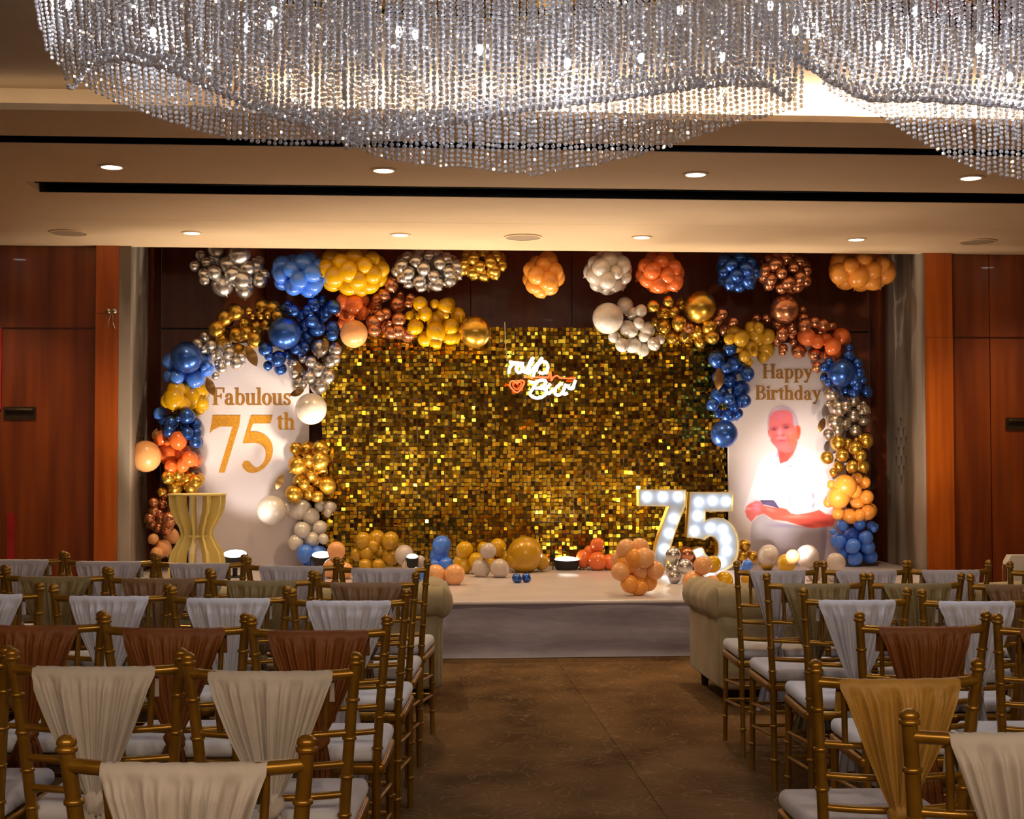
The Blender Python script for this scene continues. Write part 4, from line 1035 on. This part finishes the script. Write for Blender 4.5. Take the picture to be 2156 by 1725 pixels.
def sash_mesh(var):
    r = random.Random(var * 17 + 3)
    nu, nv = 72, 26
    ph = [r.uniform(0, 6.28) for _ in range(6)]
    top_w = .150 + r.uniform(-.006, .006); kz = .545 + r.uniform(-.012, .012); kx = r.uniform(-.012, .012)
    amp = lambda u: .75 * math.sin(2 * math.pi * 7 * u + ph[0] + 2.6 * math.sin(6 * u + ph[1])) + .45 * math.sin(2 * math.pi * 15 * u + ph[2] + 2 * math.sin(9 * u)) + .6 * math.sin(2 * math.pi * 3.3 * u + ph[3])
    q = MB(); rows = []
    # over the rail from its stage side, then down to the knot
    path = [(.030, .800), (.020, .850), (.014, .872)] + [(.0162 * math.cos(a), .868 + .0162 * math.sin(a)) for a in (.8, 1.57, 2.4)] + [(-.0166, .862)]
    for yy, zz in path:
        row = []
        for i in range(nu + 1):
            u = i / nu; s = -1 + 2 * u; x = s * top_w
            bow = .028 * (1 - (x / HW) ** 2)
            k = .0004 * amp(u * 1.3) if yy < .018 else .0035 * amp(u)
            row.append((x, -.0615 - bow + yy + (k if yy < 0 else -k), zz - .006 + (.0006 * amp(u) if zz > .86 else 0)))
        rows.append(row)
    for j in range(1, nv + 1):
        f = j / nv; z = .858 - (.858 - kz) * f
        hw = top_w * (1 - f) ** .92 + .020 * f + .004 * math.sin(f * 3.1)
        row = []
        for i in range(nu + 1):
            u = i / nu; s = -1 + 2 * u; x = s * hw + kx * f
            bow = .028 * (1 - min(1, (x / HW) ** 2)) * (1 - f) + .03 * f
            yb = post_pt(1, z)[1]
            k = min(1, f * 9) * (.0085 + .006 * math.sin(math.pi * f)) * (amp(u) - 1.25) * (1 - .45 * f) + .004 * math.sin(2 * math.pi * 2.2 * u + 5 * f + ph[4]) * math.sin(math.pi * f)
            bulge = -.012 * f * (1 - s * s)
            row.append((x, yb - bow - .0165 + k + bulge, z - .01 * f * (1 - s * s)))
        rows.append(row)
    q.rings(rows, False, False)
    # knot
    c = (kx, post_pt(1, kz)[1] - .055, kz - .015); rings = []
    for i in range(1, 10):
        a = math.pi * i / 10; ring = []
        for j in range(20):
            b = 2 * math.pi * j / 20; d = 1 + .16 * math.sin(3 * b + 4 * a + ph[4]) + .10 * math.sin(7 * b - 2 * a)
            ring.append((c[0] + .030 * math.sin(a) * math.cos(b) * d, c[1] + .024 * math.sin(a) * math.sin(b) * d, c[2] + .036 * math.cos(a)))
        rings.append(ring)
    q.rings(rings, True)
    # two tails
    for s, L, sl in ((-1, .30 + r.uniform(-.04, .04), r.uniform(.02, .06)), (1, .27 + r.uniform(-.05, .05), r.uniform(.01, .05))):
        rows = []
        for j in range(13):
            f = j / 12; z = kz - .03 - L * f; hw = .014 + .034 * f ** .8; row = []
            for i in range(19):
                u = i / 18; x = kx + s * (.012 + sl * f) + (-1 + 2 * u) * hw
                row.append((x, c[1] - .010 + s * .006 + .008 * math.sin(2 * math.pi * 3 * u + ph[5] + s) * (.5 + .5 * f), z - .02 * f * (u if s > 0 else 1 - u)))
            rows.append(row)
        q.rings(rows, False, False)
    return q


CM = chair_meshes()
SM = {}
for k in SASH: SM[k] = [sash_mesh(v_).mesh('sash', SASH[k], 180) for v_ in range(3)]


def chair(xl, yl, xr, yr, sash, label, idx, group, ang):
    a, b = PZ(xl, yl, .92), PZ(xr, yr, .92)
    mid = (a + b) / 2; wid = (b - a).length
    kx = min(1.10, max(.90, (b.x - a.x) / (2 * HW * math.cos(ang))))
    off = Vector((0, -.065, 0)); off.rotate(Matrix.Rotation(ang, 3, 'Z'))
    t = empty('banquet_chair', (mid.x - off.x, mid.y - off.y, 0), ang, label=label, cat='chair', group=group)
    t.scale = (kx, 1, 1)
    for key, me in CM.items(): mobj(key[0], me, t)
    mobj('sash', SM[sash][idx % 3], t)
    return t


SN = {'cream': 'cream', 'white': 'white', 'grey': 'pale grey', 'brown': 'copper brown', 'bronze': 'bronze brown', 'olive': 'olive gold', 'gold': 'gold'}
ORD = ['first', 'second', 'third', 'fourth', 'fifth', 'sixth']
ROWS = [
    ('L', 5, [(148, 1543, 644, 1557, 'cream')]),
    ('L', 4, [(400, 1371, 748, 1379, 'cream'), (30, 1364, 378, 1369, 'cream'), (-345, 1357, 6, 1364, 'cream')]),
    ('L', 3, [(530, 1296, 815, 1298, 'brown'), (228, 1289, 514, 1296, 'brown'), (-75, 1286, 212, 1289, 'brown')]),
    ('L', 2, [(618, 1237, 856, 1243, 'white'), (366, 1233, 603, 1237, 'white'), (115, 1230, 353, 1232, 'white'), (-155, 1226, 80, 1229, 'white')]),
    ('L', 1, [(669, 1204, 876, 1206, 'bronze'), (451, 1199, 656, 1204, 'olive'), (234, 1196, 439, 1198, 'bronze'), (19, 1192, 220, 1195, 'olive'), (-195, 1189, 7, 1191, 'bronze')]),
    ('L', 0, [(718, 1176, 900, 1179, 'grey'), (526, 1170, 707, 1176, 'grey'), (334, 1166, 512, 1169, 'grey'), (145, 1162, 320, 1166, 'grey'), (-50, 1159, 132, 1162, 'grey')]),
    ('R', 5, [(1912, 1494, 2400, 1490, 'cream')]),
    ('R', 4, [(1715, 1390, 2062, 1389, 'gold')]),
    ('R', 3, [(1808, 1289, 2078, 1289, 'brown'), (2098, 1293, 2370, 1293, 'brown')]),
    ('R', 2, [(1687, 1237, 1917, 1240, 'white'), (1937, 1240, 2168, 1242, 'white')]),
    ('R', 1, [(1616, 1208, 1816, 1206, 'olive'), (1829, 1206, 2028, 1207, 'olive'), (2039, 1208, 2240, 1209, 'bronze')]),
    ('R', 0, [(1547, 1181, 1724, 1183, 'grey'), (1739, 1183, 1902, 1180, 'grey'), (1914, 1180, 2083, 1181, 'grey'), (2122, 1182, 2300, 1183, 'grey')]),
]
kk = 0
for side, r, lst in ROWS:
    blk = 'left' if side == 'L' else 'right'
    e0, e1 = PZ(min(q[0] for q in lst), min(lst, key=lambda q: q[0])[1], .92), PZ(max(q[2] for q in lst), max(lst, key=lambda q: q[2])[3], .92)
    rang = math.atan2(e1.y - e0.y, e1.x - e0.x) * .35
    for i, (xl, yl, xr, yr, s) in enumerate(lst):
        if len(lst) == 1 and r == 5: lab = 'gold chair with %s sash nearest the viewer, %s of the aisle' % (SN[s], blk)
        elif len(lst) == 1: lab = 'gold chair with shiny gold sash, right of the aisle'
        else: lab = 'gold chair with %s sash, %s row %s of aisle, %s from the aisle' % (SN[s], ORD[r], blk, ORD[i])
        chair(xl, yl, xr, yr, s, lab, kk, 'sash-backed gold chairs in the %s block' % blk, rang); kk += 1

# ------------------------------------------------------------------ crystal chandeliers
def bead_template():
    n = 6; v = [(0, 0, 1.0)]; f = []
    for z, r in ((.45, .86), (-.45, .86)):
        v += [(r * math.cos(2 * math.pi * j / n), r * math.sin(2 * math.pi * j / n), z) for j in range(n)]
    v.append((0, 0, -1.0))
    for j in range(n):
        k = (j + 1) % n
        f += [(0, 1 + j, 1 + k), (1 + j, 1 + n + j, 1 + n + k, 1 + k), (1 + n + j, 2 * n + 1, 1 + n + k)]
    return np.array(v), f


BV, BF = bead_template()


def strand_mesh(pts, br):
    V = []; F = []
    for i, p in enumerate(pts):
        a = rng.uniform(0, 6.28); c, s = math.cos(a), math.sin(a)
        k = br * rng.uniform(.92, 1.05)
        R = np.stack([BV[:, 0] * c - BV[:, 1] * s, BV[:, 0] * s + BV[:, 1] * c, BV[:, 2]], 1) * k
        tx, ty = rng.normal(0, .12), rng.normal(0, .12)
        R[:, 0] += tx * R[:, 2]; R[:, 1] += ty * R[:, 2]
        V += (R + np.array(p)).tolist(); n = i * len(BV)
        F += [tuple(q + n for q in f) for f in BF]
    me = bpy.data.meshes.new('crystal_strand'); me.from_pydata(V, [], F); me.materials.append(M['crystal'])
    return me


ZP = 3.345
def curtain(par, poly, y_of, step, lean=0.0, curl=0.0, stuff=False, br=.0094, pitch=.0180, zmax=ZP):
    xs_ = [p[0] for p in poly]; ys_ = [p[1] for p in poly]
    x = xs_[0]; allp = []
    while x <= xs_[-1]:
        y = float(np.interp(x, xs_, ys_)); u = (x - xs_[0]) / (xs_[-1] - xs_[0]); Y = y_of(u)
        b = P(x, y + rng.uniform(-2.5, 2.5), Y); L = zmax - b.z; n = max(2, int(L / pitch)); pts = []
        for i in range(n):
            d = i * pitch; s = d / max(L, .01)
            e = math.exp(-d / .10)
            pts.append((b.x + lean * s * (1 if u < .5 else -.4) - curl * (u - .5) * e * .0 + .0015 * math.sin(d * 40 + x), Y + curl * e + .0, b.z + d + (0 if not curl else .0)))
        if curl:
            for i in range(1, 13):
                a = min(1.0, i / 5.0)
                pts.append((b.x, Y + curl + i * pitch * (.55 + .4 * a), b.z - .006 + .0022 * i * i * .35))
        if stuff: allp += pts
        else:
            o = bpy.data.objects.new('crystal_strand', strand_mesh([(q[0] - par.location.x, q[1] - par.location.y, q[2] - par.location.z) for q in pts], br)); C.objects.link(o); o.parent = par
        x += step * rng.uniform(.93, 1.07)
    if stuff:
        o = bpy.data.objects.new('crystal_strands', strand_mesh([(q[0] - par.location.x, q[1] - par.location.y, q[2] - par.location.z) for q in allp], br)); C.objects.link(o); o.parent = par; o['kind'] = 'stuff'


def plate(par, pts):
    m = MB(); n = len(pts)
    ring = lambda z, k=1: [(c_[0] + (p[0] - c_[0]) * k - par.location.x, c_[1] + (p[1] - c_[1]) * k - par.location.y, z - par.location.z) for p in pts]
    c_ = (sum(p[0] for p in pts) / n, sum(p[1] for p in pts) / n)
    m.rings([ring(ZP), ring(ZC - .004)]).build('mirror_plate', M['bronze_mirror'], par, 40)
    fr = MB(); fr.tube([(p[0] - par.location.x, p[1] - par.location.y, ZP - .012 - par.location.z) for p in pts], .014, 8, closed=True)
    fr.build('brass_frame', M['brass'], par, 60)
    fr = MB(); fr.tube([(c_[0] + (p[0] - c_[0]) * .55 - par.location.x, c_[1] + (p[1] - c_[1]) * .55 - par.location.y, ZP - .05 - par.location.z) for p in pts], .012, 8, closed=True)
    fr.build('brass_frame', M['brass'], par, 60)


def bulbs(par, lst):
    for px, py, Y in lst:
        v = P(px, py, Y) - par.location; zt = ZP - par.location.z
        if v.z > zt - .03: v.z = zt - .03
        MB().tube([(v.x, v.y, v.z + .02), (v.x, v.y, max(zt, v.z + .03))], .003, 5).lathe([(.010, .012), (.012, .03), (.006, .045)], 10, v).build('lamp_socket', M['steel'], par, 60)
        MB().lathe([(.001, -.026), (.010, -.018), (.0125, 0), (.009, .014)], 12, v).build('lamp_bulb', M['bulb'], par, 180)
        w_ = v + par.location
        add_light('bulb_glow', 'POINT', (w_.x, w_.y, w_.z - .01), E_BULB, COOL, size=.014, parent=par)


ch1 = empty('chandelier', (0.1, 5.3, ZC), label='wavy crystal bead chandelier spanning the top left and middle', cat='chandelier', group='crystal bead chandeliers')
ell = lambda cx, cy, rx, ry, w=.08: [(cx + rx * math.cos(a) * (1 + w * math.sin(3 * a)), cy + ry * math.sin(a) * (1 + w * math.sin(5 * a + 1))) for a in np.linspace(0, 2 * math.pi, 49)[:-1]]
plate(ch1, ell(.04, 5.25, 1.46, .92, .05))
curtain(ch1, [(128, 165), (150, 135), (180, 112), (240, 102), (330, 118), (430, 165), (540, 212), (640, 246), (722, 280)], lambda u: 4.75 + .25 * (1 - u) ** 3, 14.5, lean=-.05, curl=.10)
curtain(ch1, [(725, 292), (830, 272), (960, 238), (1150, 207), (1300, 190), (1400, 174), (1470, 165), (1540, 154), (1640, 162), (1690, 195)], lambda u: 4.85 + .2 * u * u, 14.5, curl=.10)
curtain(ch1, [(86, 60), (92, 95), (110, 124), (150, 165), (250, 215), (330, 245), (480, 290), (600, 302), (728, 297)], lambda u: 5.35 + .45 * (1 - u) ** 4, 12.0, lean=-.04)
curtain(ch1, [(727, 297), (800, 330), (900, 346), (1000, 352), (1120, 366), (1250, 345), (1380, 315), (1450, 292), (1550, 255), (1690, 225)], lambda u: 5.2 + .1 * math.sin(u * 6), 12.5)
curtain(ch1, [(110, 90), (300, 190), (500, 230), (700, 255), (900, 300), (1100, 310), (1300, 270), (1500, 220), (1680, 190)], lambda u: 5.8 + .12 * math.sin(u * 9), 19, stuff=True)
bulbs(ch1, [(145, 8, 5.7), (322, 66, 5.3), (520, 56, 5.5), (568, 50, 5.6), (577, 22, 5.5), (840, 65, 5.3), (874, 70, 5.5), (1010, 102, 5.1), (1195, 131, 5.1), (1350, 120, 5.4), (1432, 20, 5.6), (1520, 118, 5.4), (1622, 10, 5.7), (1675, 62, 5.6)])
ch2 = empty('chandelier', (2.6, 5.3, ZC), label='second crystal bead chandelier cut off by the right edge', cat='chandelier', group='crystal bead chandeliers')
plate(ch2, ell(2.66, 5.35, .86, .86, .05))
curtain(ch2, [(1703, 100), (1760, 140), (1830, 180), (1870, 192), (1960, 190), (2060, 196), (2156, 205), (2300, 215), (2420, 190)], lambda u: 4.9, 14.5, curl=.10)
curtain(ch2, [(1698, 75), (1720, 150), (1745, 190), (1850, 240), (1930, 290), (2000, 330), (2080, 360), (2156, 376), (2300, 385), (2420, 340)], lambda u: 5.3 + .35 * (1 - u) ** 4, 12, lean=-.04)
curtain(ch2, [(1720, 80), (1800, 170), (1950, 230), (2156, 300), (2400, 310)], lambda u: 5.8, 19, stuff=True)
bulbs(ch2, [(1925, 22, 5.6), (1850, 95, 5.3), (1910, 130, 5.3), (2060, 100, 5.3), (2126, 160, 5.1), (2250, 90, 5.4), (2330, 150, 5.2)])
